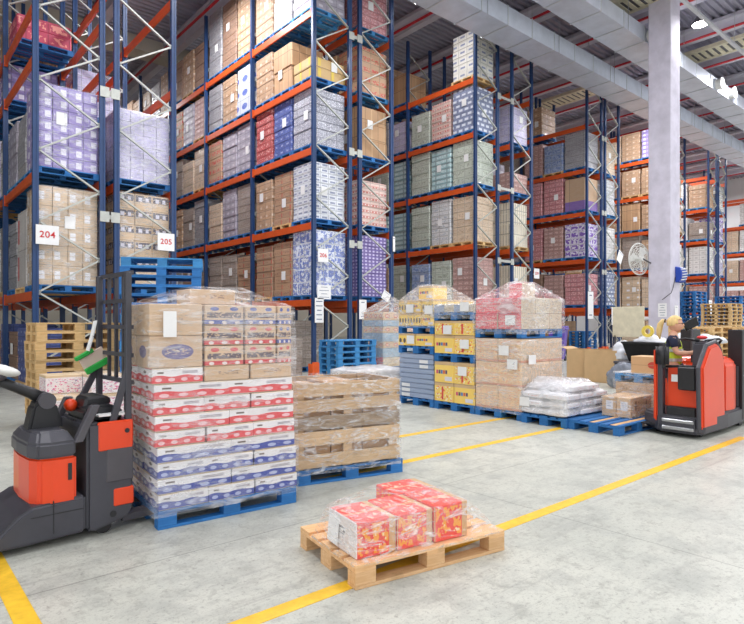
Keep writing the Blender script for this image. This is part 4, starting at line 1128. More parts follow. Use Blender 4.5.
# first column: grey trays, yellow cartons
ya = 7.5
PW = .95
pallet('blue pallet on the floor under the blue-grey trays', (SX, ya, 0), 0, w=PW)
n = 9; h = .845 / n
for k in range(n):
    for j in range(1):
        m = box_mesh(1.18, .92, h - .006, .01, 'flat_tray')
        o = carton_obj(m, 'crate_grey', 'blue-grey flat tray, %s from the floor, below yellow cartons' % ORD[k], (SX + .6, ya + .475, .146 + k * h), random.uniform(-.015, .015), 'blue-grey trays', 'tray', 'flat_tray')
        if k in (0, 1, 2, 6, 7):
            b = MB(); b.box(-.008, 0, -.11, .11, .012, h - .02); link('white_label', b.mesh('white_label'), 'paper', o, (-.591, (.27 if k < 3 else -.22) + 0, 0))
pallet('middle blue pallet of the stack with blue-grey trays', (SX, ya, .995), 0, w=PW)
grid(ya, 1.142, 2, .235, ['yel2', 'yel0'], 'yellow carton between two pallets above the blue-grey trays', 'yellow cartons above the trays')
pallet('upper blue pallet of the stack with blue-grey trays', (SX, ya, 1.38), 0, w=PW)
grid(ya, 1.527, 3, .25, ['yel2', 'yel2', 'yel0'], 'yellow carton, lower of the top rows above grey trays', 'yellow cartons above the trays')
grid(ya, 1.778, 3, .25, ['yel2', 'yel0', 'yel2'], 'yellow carton, upper of the top rows above grey trays', 'yellow cartons above the trays')
carton_obj(box_mesh(.4, .38, .26), 'yel0', 'yellow carton standing alone on top under the film', (SX + .3, ya + .30, 2.03), 0, 'yellow cartons above the trays')
P = [(x, y, z) for x in (SX - .02, SX + 1.22) for y in (ya - .02, ya + .97) for z in (1.5, 2.0)] + [(SX + a, ya + c, 2.31) for a in (.1, .5) for c in (.1, .5)]
film_hull('stretch_film', 'film tented over the yellow carton on the farther yellow stack', P, 'film_haze', .008, seed=31)
# second column: yellow cartons
yb = 6.53
pallet('blue pallet on the floor under the nearer yellow cartons', (SX, yb, 0), 0, w=PW)
grid(yb, .146, 2, .345, ['yel1', 'yel0'], 'yellow carton, bottom row of the nearer yellow stack', 'cartons of the nearer yellow stack')
grid(yb, .492, 2, .385, ['yel0', 'yel1'], 'yellow carton, second row of the nearer yellow stack', 'cartons of the nearer yellow stack')
pallet('blue pallet halfway up the nearer yellow stack', (SX, yb, .88), 0, w=PW)
grid(yb, 1.027, 2, .335, ['yel0', 'yel1'], 'yellow carton, third row of the nearer yellow stack', 'cartons of the nearer yellow stack')
grid(yb, 1.363, 2, .26, ['yel1', 'yel1'], 'yellow carton, fourth row of the nearer yellow stack', 'cartons of the nearer yellow stack')
pallet('blue pallet on top of the nearer yellow stack', (SX, yb, 1.63), 0, w=PW)
grid(yb, 1.777, 4, .14, ['crate_grey', 'tan_side'], 'low grey box topping the nearer yellow stack', 'low boxes on the nearer yellow stack')
P = [(x, y, z) for x in (SX - .02, SX + 1.22) for y in (yb - .015, yb + .965) for z in (1.66, 1.925)]
film_hull('stretch_film', 'film band round the low grey boxes on the nearer yellow stack', P, 'film_haze', .008, seed=33)
# third column: tan orange cartons with red cartons above
yc = 5.56
pallet('blue pallet on the floor under the tan printed cartons', (SX, yc, 0), 0, w=PW)
for k in range(3):
    grid(yc, .146 + k * .394, 2, .394, ['orange_print', 'orange_print'], 'tan carton with orange print, %s of the tall stack' % ['bottom row', 'middle row', 'upper row'][k], 'tan cartons under the red ones', nx=3)
pallet('blue pallet halfway up, under the red cartons', (SX, yc, 1.335), 0, w=PW)
for k in range(2):
    grid(yc, 1.482 + k * .262, 2, .262, ['pink_carton', 'pink_carton', 'tan_side'], 'red printed carton, %s above the tan stack' % ['lower row', 'upper row'][k], 'red cartons on the tan stack', nx=3)
carton_obj(box_mesh(.38, .26, .24), 'pink_carton', 'red carton standing alone at the peak of the film-topped tan stack', (SX + .44, yc + .30, 2.008), .02, 'red cartons on the tan stack')
P = [(x, y, z) for x in (SX - .03, SX + 1.23) for y in (yc - .02, yc + .97) for z in (1.40, 1.98)] + [(SX + a, yc + c, 2.27) for a in (.26, .62) for c in (.18, .42)]
film_hull('stretch_film', 'clear film tented over the red cartons', P, 'film_haze', .01, seed=35)
P = [(x, y, z) for x in (SX - .02, SX + 1.22) for y in (yc - .015, yc + .965) for z in (.1, 1.31)]
film_hull('stretch_film', 'clear film wrapped round the tan printed cartons', P, 'film', .008, seed=36)
for y, z, lab in ((yc + .33, 1.12, 'white shipping label high on the tan printed cartons'), (yc + .16, .9, 'white shipping label lower on the tan printed cartons'), (yc + .2, 1.62, 'white shipping label on the red cartons under film'), (yb + .6, 1.45, 'white shipping label on the nearer yellow stack, fourth row'), (yb + .2, 1.2, 'white shipping label on the nearer yellow stack, third row'), (yb + .25, .72, 'white shipping label on the nearer yellow stack, second row'), (ya + .6, 1.85, 'white shipping label on the farther yellow stack, high'), (ya + .1, 1.82, 'white shipping label at the near edge of the farther yellow stack'), (ya + .58, 1.25, 'white shipping label on the farther yellow stack, between pallets'), (yb + .2, 1.86, 'white shipping label on the low grey boxes')):
    b = MB(); b.box(-.004, 0, -.1, .1, -.07, .09); tag(b.build('shipping_label', 'paper', loc=(SX - .03, y, z)), lab, 'label')
b = MB(); b.box(-.1, .1, -.004, 0, -.07, .08); tag(b.build('shipping_label', 'paper', loc=(SX + .25, yc - .03, .98)), 'white shipping label on the pale side of the tan stack', 'label')

# tray stack behind, in front of the fourth rack
TB = (10.0, 11.2)
pallet('blue pallet under the film-topped tray stack before the fourth rack', TB + (0,), 0, 'teal_wood')
M['tray_logo'] = carton('brown_tray_red_ovals', (208, 176, 140), [('ells', 2, .5, .26, .24, (190, 70, 70)), ('ells', 2, .5, .18, .14, (222, 190, 160))], haze=.1, coat=.3)
M['blue_fog'] = mat('blue_grey_bottles', (146, 170, 188), .3, 0, .2, 8, coat=.4)
zz = .146
for k, (m, h, d) in enumerate((('crate_grey', .3, 'dark blue-grey box'), ('pink_carton', .24, 'pink and white box'), ('blue_fog', .24, 'blue-grey bottle tray'), ('tray_logo', .17, 'brown tray with red ovals'), ('blue_fog', .22, 'blue-grey bottle tray'), ('tray_logo', .17, 'brown tray with red ovals'), ('blue_fog', .16, 'blue-grey bottle tray'), ('tray_logo', .22, 'brown tray with red ovals'))):
    grid(TB[1], zz, 2, h, [m], '%s, %s up in the tray stack' % (d, ORD[k]), 'trays of the film-topped stack', x0=TB[0], wy=.8)
    zz += h
P = [(TB[0] + a, TB[1] + c, z) for a in (-.02, 1.22) for c in (-.02, .82) for z in (.5, zz)] + [(TB[0] + .6, TB[1] + .5, zz + .42), (TB[0] + .75, TB[1] + .4, zz + .40)]
film_hull('stretch_film', 'hazy film drawn to a peak over the tray stack', P, 'film_haze', .008, seed=41)

# white sacks
pallet('blue pallet under the white sacks', (7.9, 4.73, 0), 0)
M['sack'] = carton('white_sack_paper', (232, 230, 234), [('noise@s', .15, .85, .3, .7, (206, 90, 80), 11, .62, .6), ('noise@z', .2, .8, .3, .7, (196, 150, 110), 6, .58, 1)], var=.03, rough=.5)
def sack_mesh(l, w, h):
    b = MB(); b.box(-l / 2, l / 2, -w / 2, w / 2, 0, h)
    bmesh.ops.subdivide_edges(b.bm, edges=b.bm.edges[:], cuts=5, use_grid_fill=True)
    for v in b.bm.verts:
        x, y, z = v.co.x / (l / 2), v.co.y / (w / 2), v.co.z / h - .5
        f = (1 - abs(x) ** 4) * (1 - abs(y) ** 4)
        v.co.z = h * .5 + z * h * (.45 + .55 * f) + .006 * noise.noise(v.co * 9)
        v.co.x *= 1 - .05 * abs(y) ** 3; v.co.y *= 1 - .05 * abs(x) ** 3
    return b.mesh('sack', 0, True)
SKA = sack_mesh(.42, .42, .135)
for k in range(4):
    for i in range(3 if k < 3 else 2):
        for j in range(2):
            x, y = 7.9 + .2 + .4 * i + random.uniform(-.015, .015), 4.73 + .2 + .4 * j + random.uniform(-.012, .012)
            if k == 3: x += .15
            carton_obj(SKA, 'sack', 'white sack, %s, %s of the three, %s side' % (layer_word(k, 4), ['first', 'second', 'third'][i], ['near', 'far'][j]), (x, y, .143 + k * .122), random.choice((0, 1.5708)) + random.uniform(-.04, .04), 'white sacks on the pallet', 'sack', 'sack')
P = [(x, y - .065, z) for x, y, z in ((7.88, 4.79, .2), (9.12, 4.79, .2), (7.88, 5.62, .2), (9.12, 5.62, .2), (7.9, 4.81, .5), (9.05, 4.81, .48), (7.9, 5.6, .5), (9.05, 5.6, .5), (8.2, 4.95, .72), (8.8, 4.95, .68), (8.2, 5.5, .72), (8.8, 5.5, .68))]
film_hull('plastic_sheet', 'crinkled milky sheet spread over the white sacks', P, 'film_sheet', .004, amp=.02, seed=51, cat='plastic sheet')
carton_obj(box_mesh(.34, .5, .3), 'kraft_plain', 'small brown carton at the far end behind the white sacks', (9.35, 5.15, 0), 0, 'loose brown cartons')
b = MB(); b.box(-.004, 0, -.09, .09, -.06, .08); tag(b.build('shipping_label', 'paper', loc=(7.868, 5.45, .33)), 'white shipping label on the sack load', 'label')

# open blue pallet with four brown cartons
t = pallet('open blue pallet with some bare boards, carrying four wrapped cartons', (7.93, 3.93, 0), R(-1))
for y, s in ((.1, .08), (.42, .07)):
    b = MB(); b.box(0, 1.2, y - s / 2 + .0, y + s / 2, .1445, .148); b.build('bare_board', 'wood_warm', t)
M['kraft_marked'] = carton('kraft_marked_carton', (214, 178, 136), [('rect@x', .3, .8, .35, .8, (240, 238, 238)), ('rect@x', .38, .7, .68, .71, (170, 170, 178)), ('rect@x', .38, .62, .6, .63, (170, 170, 178)), ('rect@x', .38, .68, .52, .55, (170, 170, 178)), ('rect@y', .44, .56, .3, .8, (130, 96, 70)), ('noise@y', .6, .9, .2, .8, (160, 120, 88), 16, .55)], haze=.12, coat=.3)
for i in range(2):
    for j in range(2):
        carton_obj(box_mesh(.345, .222, .3), 'kraft_marked', 'wrapped brown carton on the open blue pallet, %s, %s' % (['aisle side', 'truck side'][i], ['far one', 'near one'][1 - j]), (8.86 - .02 + .35 * i - .0, 4.12 + .115 + .23 * j, .150), R(-1), 'cartons on the open blue pallet')
P = [(8.65 + a * .75, 4.11 + c * .47, z) for a in (0, 1) for c in (0, 1) for z in (.14, .46)]
film_hull('stretch_film', 'clear film round the four cartons on the open blue pallet', P, 'film_light', .006, amp=.006, seed=61)

# grey wrapped load behind it, a pallet on top
GX, GY = 9.72, 4.1
pallet('blue pallet on the floor under the grey wrapped brown cartons', (GX, GY, 0), 0)
for k in range(2):
    grid(GY, .146 + k * .22, 3, .22, ['kraft_plain'], 'brown carton in the grey wrapped load, %s' % ['lower row', 'upper row'][k], 'cartons in the grey wrapped load', x0=GX, wy=.8)
pallet('blue pallet lying on top of the grey wrapped cartons', (GX, GY, .588), 0, 'teal_wood')
b = MB(); b.box(GX, GX + 1.2, GY, GY + .8, .735, .745); tag(b.build('cover_board', 'crumple'), 'pale sheet covering the pallet on the grey wrapped load', 'cover sheet')
P = [(GX + a * 1.2, GY + c * .8, z) for a in (-.02, 1.02) for c in (-.02, 1.02) for z in (.1, .75)]
film_hull('stretch_film', 'loose clear film round the cartons and their top pallet', P, 'film', .008, seed=71)
M['kraft_stamp'] = carton('kraft_red_stamp', (212, 172, 126), [('ell@x', .72, .5, .16, .2, (196, 72, 60)), ('rect@x', 0, 1, .47, .5, (184, 144, 104))], coat=.1)
carton_obj(box_mesh(.4, .5, .28), 'kraft_stamp', 'brown carton with a red oval stamp on the covered pallet top', (GX + .22, GY + .28, .747), 0, 'loose brown cartons')
# ------------------------------------------------------------------ pallet stacks
stack(11, 1.87, 9.88, 0, 'wood', 'wooden pallet in the tall bare stack under the 204 sign', 'wooden pallets under the 204 sign')
stack(18, 2.90, 9.3, R(-25), ['blue_wood', 'blue_wood', 'teal_wood'], 'blue pallet in the tall stack behind the mast', 'blue pallets behind the mast')
stack(8, 8.5, 11.13, 0, ['teal_wood', 'teal_wood', 'teal_wood', 'blue_wood'], 'pale blue pallet in the pile at the 206 rack foot', 'pallets at the 206 rack foot')
stack(8, 25.98, 14.62, 0, 'blue_wood', 'blue pallet in the pile inside the seventh rack', 'pallets in the seventh rack')
def far_stack(n, x, y, m, desc, group):
    for i in range(n):
        o = link('pallet', RP[m], m, None, (x + random.uniform(-.02, .02), y + random.uniform(-.02, .02), i * .147), (0, 0, random.uniform(-.02, .02)))
        tag(o, '%s, %s' % (desc, 'topmost' if i == n - 1 else ('lowest' if i == 0 else ORD[i] + ' from the floor')), 'pallet', group)
far_stack(20, 27.7, 10.6, 'blue_wood', 'blue pallet in the far stack behind the column', 'far blue pallets behind the column')
far_stack(16, 26.7, 8.9, 'wood', 'wooden pallet in the far stack behind the truck', 'far wooden pallets')
far_stack(19, 30.6, 9.7, 'blue_wood', 'blue pallet in the far stack at the right picture edge', 'far blue pallets at the edge')
far_stack(10, 17.3, 6.3, 'wood', 'wooden pallet in the nearer stack behind the truck hood', 'wooden pallets behind the truck')
far_stack(10, 18.4, 5.6, 'wood', 'wooden pallet in the stack partly beyond the frame edge', 'wooden pallets at the edge')
for i in range(3):
    carton_obj(box_mesh(.5, .42, .4), 'kraft_marked', 'marked brown carton standing behind the truck, %s' % ['lowest', 'middle', 'topmost'][i], (11.7, 4.2, .001 + .4 * i), .1, 'cartons behind the truck')

# ------------------------------------------------------------------ pink printed cartons behind the stacker
M['pink_print'] = carton('white_pink_printed_carton', (236, 226, 226), [('noise', .04, .96, .06, .8, (216, 90, 140), 11, .58, 1), ('noise', .04, .96, .06, .8, (120, 90, 150), 14, .64, 1), ('rect', 0, 1, .86, 1, (216, 186, 146)), ('rect', 0, 1, 0, .05, (206, 172, 132))], coat=.3, haze=.12, top=(216, 190, 150))
pallet('blue pallet under the pink printed cartons behind the stacker', (1.72, 8.12, 0), 0, l=.9, w=.8)
for k in range(3):
    for i in range(2):
        for j in range(2):
            if k == 2 and i == 0 and j == 0: continue
            carton_obj(box_mesh(.44, .39, .25), 'pink_print', 'white carton with pink print, %s, %s, %s' % (layer_word(k, 3), ['left column', 'right column'][i], ['front', 'rear'][j]), (1.95 + .45 * i, 8.32 + .4 * j, .146 + k * .252), random.uniform(-.02, .02), 'pink printed cartons')
P = [(1.71 + a * .92, 8.11 + c * .82, z) for a in (0, 1) for c in (0, 1) for z in (.1, .64)] + [(2.18 + a * .45, 8.11 + c * .82, .91) for a in (0, 1) for c in (0, 1)]
film_hull('stretch_film', 'film over the pink printed cartons behind the stacker', P, 'film', .008, seed=81)
carton_obj(box_mesh(.2, .3, .32), 'kraft', 'small plain brown carton on end beside the wooden pallet stack', (1.72, 7.85, 0), .2, 'loose brown cartons')
t = tag(link('wrapped_load', load_mesh(1.26, 1.08, 1.1, .28, 1), ST['greybrown'][0], None, (9.3, 15.6, .0), (0, 0, 0)), 'grey brown film-wrapped load on the floor left of the 206 rack', 'wrapped load')
t.location = (9.25, 15.2, .002)

# ------------------------------------------------------------------ open cardboard boxes and packing bench
def open_box(x, y, w, d, h, rz, label, flap):
    t = thing('cardboard_box', label, 'cardboard box', (x, y, 0), rz)
    for (x0, x1, y0, y1) in ((-w / 2, w / 2, -d / 2, -d / 2 + .008), (-w / 2, w / 2, d / 2 - .008, d / 2), (-w / 2, -w / 2 + .008, -d / 2, d / 2), (w / 2 - .008, w / 2, -d / 2, d / 2)):
        b = MB(); b.box(x0, x1, y0, y1, 0, h); b.build('side_panel', 'kraft', t)
    b = MB(); b.box(-w / 2, w / 2, -d / 2, d / 2, 0, .008); b.build('bottom_panel', 'kraft', t)
    for f in flap:
        b = MB()
        if f == 'y': b.obox((0, d / 2, h), (0, d / 2 + .22, h + .06), w * .96, .008)
        if f == '-y': b.obox((0, -d / 2, h), (0, -d / 2 - .18, h - .1), w * .96, .008)
        if f == '-x': b.obox((-w / 2, 0, h), (-w / 2 - .14, 0, h - .14), d * .96, .008, (1, 0, 1))
        b.build('flap', 'kraft', t)
open_box(15.2, 8.62, .7, .55, .84, R(2), 'open cardboard box with a raised flap, farther of the two', ['y'])
open_box(15.0, 7.72, .8, 1.0, .86, R(-2), 'large open cardboard box with white film hanging over its edge', ['-y'])
def lump(name, m, label, cat, c, r, seed, amp=.35):
    b = MB(); b.ell((0, 0, 0), *r, 28, 18)
    for v in b.bm.verts:
        n = noise.noise(v.co * 4 + Vector((seed, 0, 0))) + .6 * noise.noise(v.co * 10 + Vector((0, seed, 0)))
        v.co *= 1 + amp * n
        if v.co.z < -r[2] * .55: v.co.z = -r[2] * .55
    return tag(b.build(name, m, loc=c, smooth=True), label, cat)
lump('film_scrap', 'crumple', 'crumpled white film hanging over the large open cardboard box', 'film scrap', (14.75, 7.25, .80), (.2, .22, .3), 5)
t = thing('packing_bench', 'packing bench beside the cardboard boxes, under a black bin', 'bench', (14.4, 6.35, 0))
b = MB(); b.box(-.5, .7, -.7, .7, .58, .64); b.build('bench_top', 'dark2', t, .005)
for x in (-.45, .65):
    for y in (-.65, .65):
        b = MB(); b.box(x - .03, x + .03, y - .03, y + .03, 0, .58); b.build('leg', 'grey_tube', t)
b = MB(); b.box(-.46, .66, -.66, .66, .18, .21); b.build('shelf', 'grey_tube', t)
lump('film_scrap', 'crumple_grey', 'crumpled grey film hanging off the packing bench', 'film scrap', (13.66, 6.6, .235), (.17, .48, .42), 9, .25)
t = thing('black_bin', 'wide black open bin full of film scraps on the packing bench', 'bin', (14.35, 6.3, .64))
b = MB()
lo = [b.bm.verts.new(p) for p in ((-.32, -.42, 0), (.32, -.42, 0), (.32, .42, 0), (-.32, .42, 0))]; hi = [b.bm.verts.new(p) for p in ((-.42, -.55, .46), (.42, -.55, .46), (.42, .55, .46), (-.42, .55, .46))]
b.bm.faces.new(lo)
for i in range(4): b.bm.faces.new((lo[i], lo[(i + 1) % 4], hi[(i + 1) % 4], hi[i]))
bmesh.ops.solidify(b.bm, geom=b.bm.faces[:], thickness=.02); b.build('bin_body', 'bag_black', t)
b = MB()
for p, q in ((0, 1), (1, 2), (2, 3), (3, 0)):
    c = ((-.42, -.55, .46), (.42, -.55, .46), (.42, .55, .46), (-.42, .55, .46)); b.tube([c[p], c[q]], .025, 8)
b.build('rim', 'bag_black', t)
lump('film_scrap', 'crumple', 'heap of white film scraps in the black bin', 'film scrap', (14.35, 6.27, 1.13), (.33, .44, .15), 13)
lump('film_scrap', 'crumple', 'white film falling beside the black bin toward the truck', 'film scrap', (14.25, 5.6, 1.0), (.2, .22, .34), 17)
lump('film_scrap', 'crumple', 'white wrapping heaped on the cartons behind the truck', 'film scrap', (11.7, 4.15, 1.27), (.22, .34, .1), 23)
t = thing('bench_screen', 'beige backing board standing behind the black bin', 'board', (15.1, 7.25, 0), R(0))
b = MB(); b.box(-.02, .02, -.42, .42, 1.2, 2.0); b.build('board', 'cream', t, .01)
for y in (-.35, .35):
    b = MB(); b.box(-.02, .02, y - .02, y + .02, 0, 1.25); b.build('leg', 'grey_tube', t)
b = MB(); pr = [(.07, -.03), (.14, -.03), (.14, .03), (.07, .03)]
for k in range(24):
    pass
prev = None; rings = []
for k in range(24):
    a = k * math.pi / 12; rings.append([b.bm.verts.new((y, r * math.cos(a), r * math.sin(a))) for r, y in pr])
for k in range(24):
    A, B = rings[k], rings[(k + 1) % 24]
    for i in range(4): b.bm.faces.new((A[i], A[(i + 1) % 4], B[(i + 1) % 4], B[i]))
tag(b.build('tape_roll', 'tape', loc=(14.0, 6.25, 1.38)), 'roll of yellow tape on the scraps in the black bin', 'tape')

# purple wheeled bin
t = thing('wheeled_bin', 'purple wheeled bin behind the film-topped tan and red stack', 'bin', (21.4, 13.2, 0), R(20))
b = MB()
lo = [b.bm.verts.new(p) for p in ((-.22, -.24, .08), (.22, -.24, .08), (.22, .24, .08), (-.22, .24, .08))]; hi = [b.bm.verts.new(p) for p in ((-.32, -.34, 1.3), (.32, -.34, 1.3), (.32, .34, 1.3), (-.32, .34, 1.3))]
b.bm.faces.new(lo[::-1]); b.bm.faces.new(hi)
for i in range(4): b.bm.faces.new((lo[i], lo[(i + 1) % 4], hi[(i + 1) % 4], hi[i]))
b.build('bin_body', 'purple', t, .02)
b = MB(); b.box(-.37, .37, -.38, .38, 1.28, 1.36); b.build('rim', 'purple', t, .02)
b = MB(); b.prism([(-.38, 1.36), (.36, 1.36), (.3, 1.44), (-.3, 1.44)], 'y', -.36, .36); b.build('lid', 'purple', t, .02)
for y in (-.24, .24):
    b = MB(); b.tube([(.22, y - .03, .1), (.22, y + .03, .1)], .1, 14); b.build('wheel', 'black', t)

# ------------------------------------------------------------------ stand-on truck on the right
t = thing('pallet_truck', 'orange stand-on pallet truck with a worker aboard beside the brown cartons', 'truck', (8.5, 3.13, 0), 0)
b = MB(); b.prism([(0, 0), (-.02, .1), (-.02, .5), (.05, .58), (.3, .86), (2.1, .86), (2.2, .8), (2.2, .05), (2.1, -.02), (.9, -.08), (.12, -.06)], 'z', .06, .30)
ch = b.build('chassis', 'dark', t, .03, seg=3)
b = MB(); b.box(-.035, .01, .04, .46, .1, .15); b.box(-.035, .01, .04, .46, .2, .25); b.build('step_bar', 'steel', ch, .01)
b = MB(); b.box(.05, 1.0, .1, .82, .12, .14); b.build('foot_plate', 'black', t)
b = MB(); b.box(.02, .22, .03, .42, .16, .42); b.build('battery_box', 'black', t, .015)
b = MB(); b.prism([(.10, .40), (.16, .40), (.2, .94), (.13, .96)], 'y', .0, .44); lowp = b.build('rear_panel', 'orange', t, .012)
b = MB(); b.prism([(.095, .76), (.101, .76), (.110, .86), (.104, .86)], 'y', .29, .38); b.build('sticker', 'paper', lowp)
b = MB(); b.box(.085, .12, .04, .13, .66, .675); b.build('grip_slot', 'black', lowp)
b = MB(); b.box(0, .12, .53, .59, .2, 1.22); b.build('backrest_pillar', 'orange', t, .02, seg=2)
b = MB(); b.box(-.01, .11, .46, .53, .15, 1.24); b.build('backrest_post', 'dark', t, .015)
b = MB(); b.box(-.05, .06, .37, .56, .95, 1.3); b.build('back_pad', 'black', t, .05, seg=4, smooth=True)
b = MB(); b.tube([(.05, .46, .97), (.05, .2, .985), (.05, .02, .985)], .02, 10); b.build('grab_rail', 'black', t, smooth=True)
b = MB(); b.prism([(0.03, .14), (.0, .98), (.26, 1.26), (.56, 1.30), (.72, 1.2), (.80, 1.05), (.84, .14)], 'y', -.07, .03)
sp = b.build('side_panel', 'orange', t, .03, seg=3)
b = MB(); b.tube([(0.0, -.02, .14), (-.03, -.02, .98), (.24, -.02, 1.28), (.57, -.02, 1.325), (.74, -.02, 1.22), (.83, -.02, 1.06)], .03, 8); b.build('frame_tube', 'dark', t)
b = MB(); b.prism([(-.02, .66), (.12, .66), (.14, .98), (-.03, .98)], 'y', .02, .25); b.build('document_bin', 'black', t, .015)
b = MB(); b.prism([(.34, .95), (.56, .95), (.6, 1.24), (.5, 1.34), (.38, 1.3)], 'y', .02, .2); con = b.build('control_console', 'dark', t, .02, seg=2)
b = MB(); b.ell((.47, .11, 1.38), .06, .07, .028); b.build('emergency_button', 'red_ink', con, smooth=True)
b = MB(); b.tube([(.45, .14, 1.33), (.38, .3, 1.36), (.3, .36, 1.35), (.26, .32, 1.25)], .018, 8); b.tube([(.5, .08, 1.33), (.66, -.04, 1.36), (.76, -.04, 1.34), (.78, .04, 1.22)], .018, 8); b.build('steering_bar', 'black', con, smooth=True)
b = MB(); b.box(.37, .42, .02, .0, 1.1, 1.3)
b.build('display', 'screen', con)
b = MB()
pts = [(.9, -.04), (1.2, -.06), (1.42, -.02), (1.5, .15), (1.5, .65), (1.42, .82), (.9, .84)]
lo = [b.bm.verts.new((x, y, .28)) for x, y in pts]; mi = [b.bm.verts.new((x, y, .98)) for x, y in pts]; hi = [b.bm.verts.new((1.18 + (x - 1.18) * .8, .4 + (y - .4) * .8, 1.08)) for x, y in pts]
for A, B in ((lo, mi), (mi, hi)):
    for i in range(len(pts)): b.bm.faces.new((A[i], A[(i + 1) % len(pts)], B[(i + 1) % len(pts)], B[i]))
b.bm.faces.new(hi); b.bm.faces.new(lo[::-1])
b.build('motor_hood', 'orange', t, .03, seg=3)
b = MB(); b.box(1.52, 1.85, .0, .8, .28, .95); b.build('battery_cover', 'dark2', t, .03, seg=2)
for y in (.05, .75):
    b = MB(); b.box(1.6, 1.9, y - .1, y + .1, .1, 1.48); b.build('mast_post', 'black', t, .008)
b = MB(); b.tube([(.75, .35, 1.0), (.75, .35, 1.5)], .018, 8); arm = b.build('screen_arm', 'grey_tube', t)
b = MB(); b.obox((.66, .42, 1.52), (.82, .30, 1.62), .03, .14, (-.4, 0, 1)); b.build('screen', 'screen', arm, .006)
for y in (.18, .62):
    b = MB(); b.prism([(2.1, .07), (3.2, .07), (3.3, .09), (3.2, .12), (2.1, .13)], 'y', y - .08, y + .08); b.build('fork', 'dark2', t)
for x, y in ((.3, .1), (.3, .6), (1.7, .05), (1.7, .75)):
    b = MB(); b.tube([(x, y - .05, .09), (x, y + .05, .09)], .09, 16); b.build('wheel', 'black', t)

# ------------------------------------------------------------------ worker
def skin(name, vs, es, m, parent=None, sub=2, root=0, **kw):
    me = bpy.data.meshes.new(name); me.from_pydata([v[0] for v in vs], es, [])
    o = bpy.data.objects.new(name, me); COL.objects.link(o)
    o.modifiers.new('s', 'SKIN'); sd = o.modifiers.new('d', 'SUBSURF'); sd.levels = sub; sd.render_levels = sub
    for i, v in enumerate(vs):
        r = v[1]; r = r if isinstance(r, tuple) else (r, r)
        me.skin_vertices[0].data[i].radius = r
        me.skin_vertices[0].data[i].use_root = (i == root)
    bpy.context.view_layer.update()
    m2 = bpy.data.meshes.new_from_object(o.evaluated_get(bpy.context.evaluated_depsgraph_get()))
    bpy.data.objects.remove(o)
    for p in m2.polygons: p.use_smooth = True
    return link(name, m2, m, parent, **kw)
def join_into(base, others):
    bm = bmesh.new(); bm.from_mesh(base.data)
    for me in others: bm.from_mesh(me)
    bm.to_mesh(base.data); bm.free()
    for p in base.data.polygons: p.use_smooth = True
SH = 1.215
vs = [((0, 0, .82), (.125, .15)), ((0, 0, .95), (.10, .125)), ((.01, 0, 1.1), (.11, .14)), ((0, 0, SH), (.08, .11)), ((.005, 0, 1.285), .048), ((.02, 0, 1.33), .048),
      ((0, -.15, SH), .052), ((.05, -.185, 1.0), .042), ((.2, -.175, 1.0), .034), ((.31, -.13, 1.02), .026),
      ((0, .15, SH), .052), ((.06, .18, 1.0), .042), ((.2, .13, .99), .034), ((.31, .08, 1.02), .026),
      ((0, -.09, .74), .085), ((.02, -.1, .45), .058), ((-.01, -.1, .09), .042), ((.12, -.11, .03), .035),
      ((0, .09, .74), .085), ((.02, .1, .45), .058), ((-.01, .1, .09), .042), ((.12, .11, .03), .035)]
es = [(0, 1), (1, 2), (2, 3), (3, 4), (4, 5), (3, 6), (6, 7), (7, 8), (8, 9), (3, 10), (10, 11), (11, 12), (12, 13), (0, 14), (14, 15), (15, 16), (16, 17), (0, 18), (18, 19), (19, 20), (20, 21)]
person = skin('person', vs, es, 'skin', None, 2, loc=(9.02, 3.66, .145), rot=(0, 0, math.atan2(-.93, .36)))
tag(person, 'blonde worker in a yellow vest standing on the orange stand-on truck', 'person')
# head with face
b = MB(); bm = b.bm
bmesh.ops.create_uvsphere(bm, u_segments=32, v_segments=24, radius=1)
for v in bm.verts:
    x, y, z = v.co
    jaw = max(0, -z)
    fx = .098 * x * (1 - .12 * jaw) + (.012 * jaw if x > 0 else -.004 * jaw)
    v.co = Vector((fx, .074 * y * (1 - .28 * jaw), .115 * z))
    if x > .3: v.co.x -= .006 * math.exp(-((z - .1) / .18) ** 2) * (1 if abs(y) > .15 else .3)      # eye sockets
    nz = math.exp(-(y / .16) ** 2) * math.exp(-((z + .12) / .17) ** 2)
    if x > .5: v.co.x += .024 * nz                                                                  # nose
    if x > .5: v.co.x += .006 * math.exp(-(y / .3) ** 2) * math.exp(-((z + .42) / .07) ** 2)        # lips
hm = b.mesh('head')
hm.transform(Matrix.Translation((.035, 0, 1.42)))
ears = MB()
for s in (-1, 1): ears.ell((.02, s * .075, 1.415), .022, .009, .033)
em = ears.mesh('ear')
hands = []
def hand(ox, oy, oz, s, d):
    out = []
    base = Vector((ox, oy, oz)); f = Vector((d, 0, 0)).normalized() if False else Vector((1, 0, 0))
    vs = [(tuple(base), (.026, .016)), (tuple(base + Vector((.045, 0, .004))), (.036, .015)), (tuple(base + Vector((.085, 0, .0))), (.038, .013))]
    es = [(0, 1), (1, 2)]
    out.append(skin('h', vs, es, None, None, 1).data)
    for k, (yy, ln) in enumerate(((-.027, .062), (-.009, .07), (.009, .066), (.026, .052))):
        p = base + Vector((.082, yy, 0))
        vs = [(tuple(p - Vector((.02, 0, 0))), .009), (tuple(p + Vector((ln * .45, 0, -.004))), .009), (tuple(p + Vector((ln * .75, 0, -.022))), .008), (tuple(p + Vector((ln * .8, 0, -.04))), .007)]
        out.append(skin('f', vs, [(0, 1), (1, 2), (2, 3)], None, None, 1).data)
    p = base + Vector((.03, s * .028, 0))
    vs = [(tuple(p), .011), (tuple(p + Vector((.03, s * .022, -.008))), .010), (tuple(p + Vector((.055, s * .02, -.022))), .008)]
    out.append(skin('f', vs, [(0, 1), (1, 2)], None, None, 1).data)
    return out
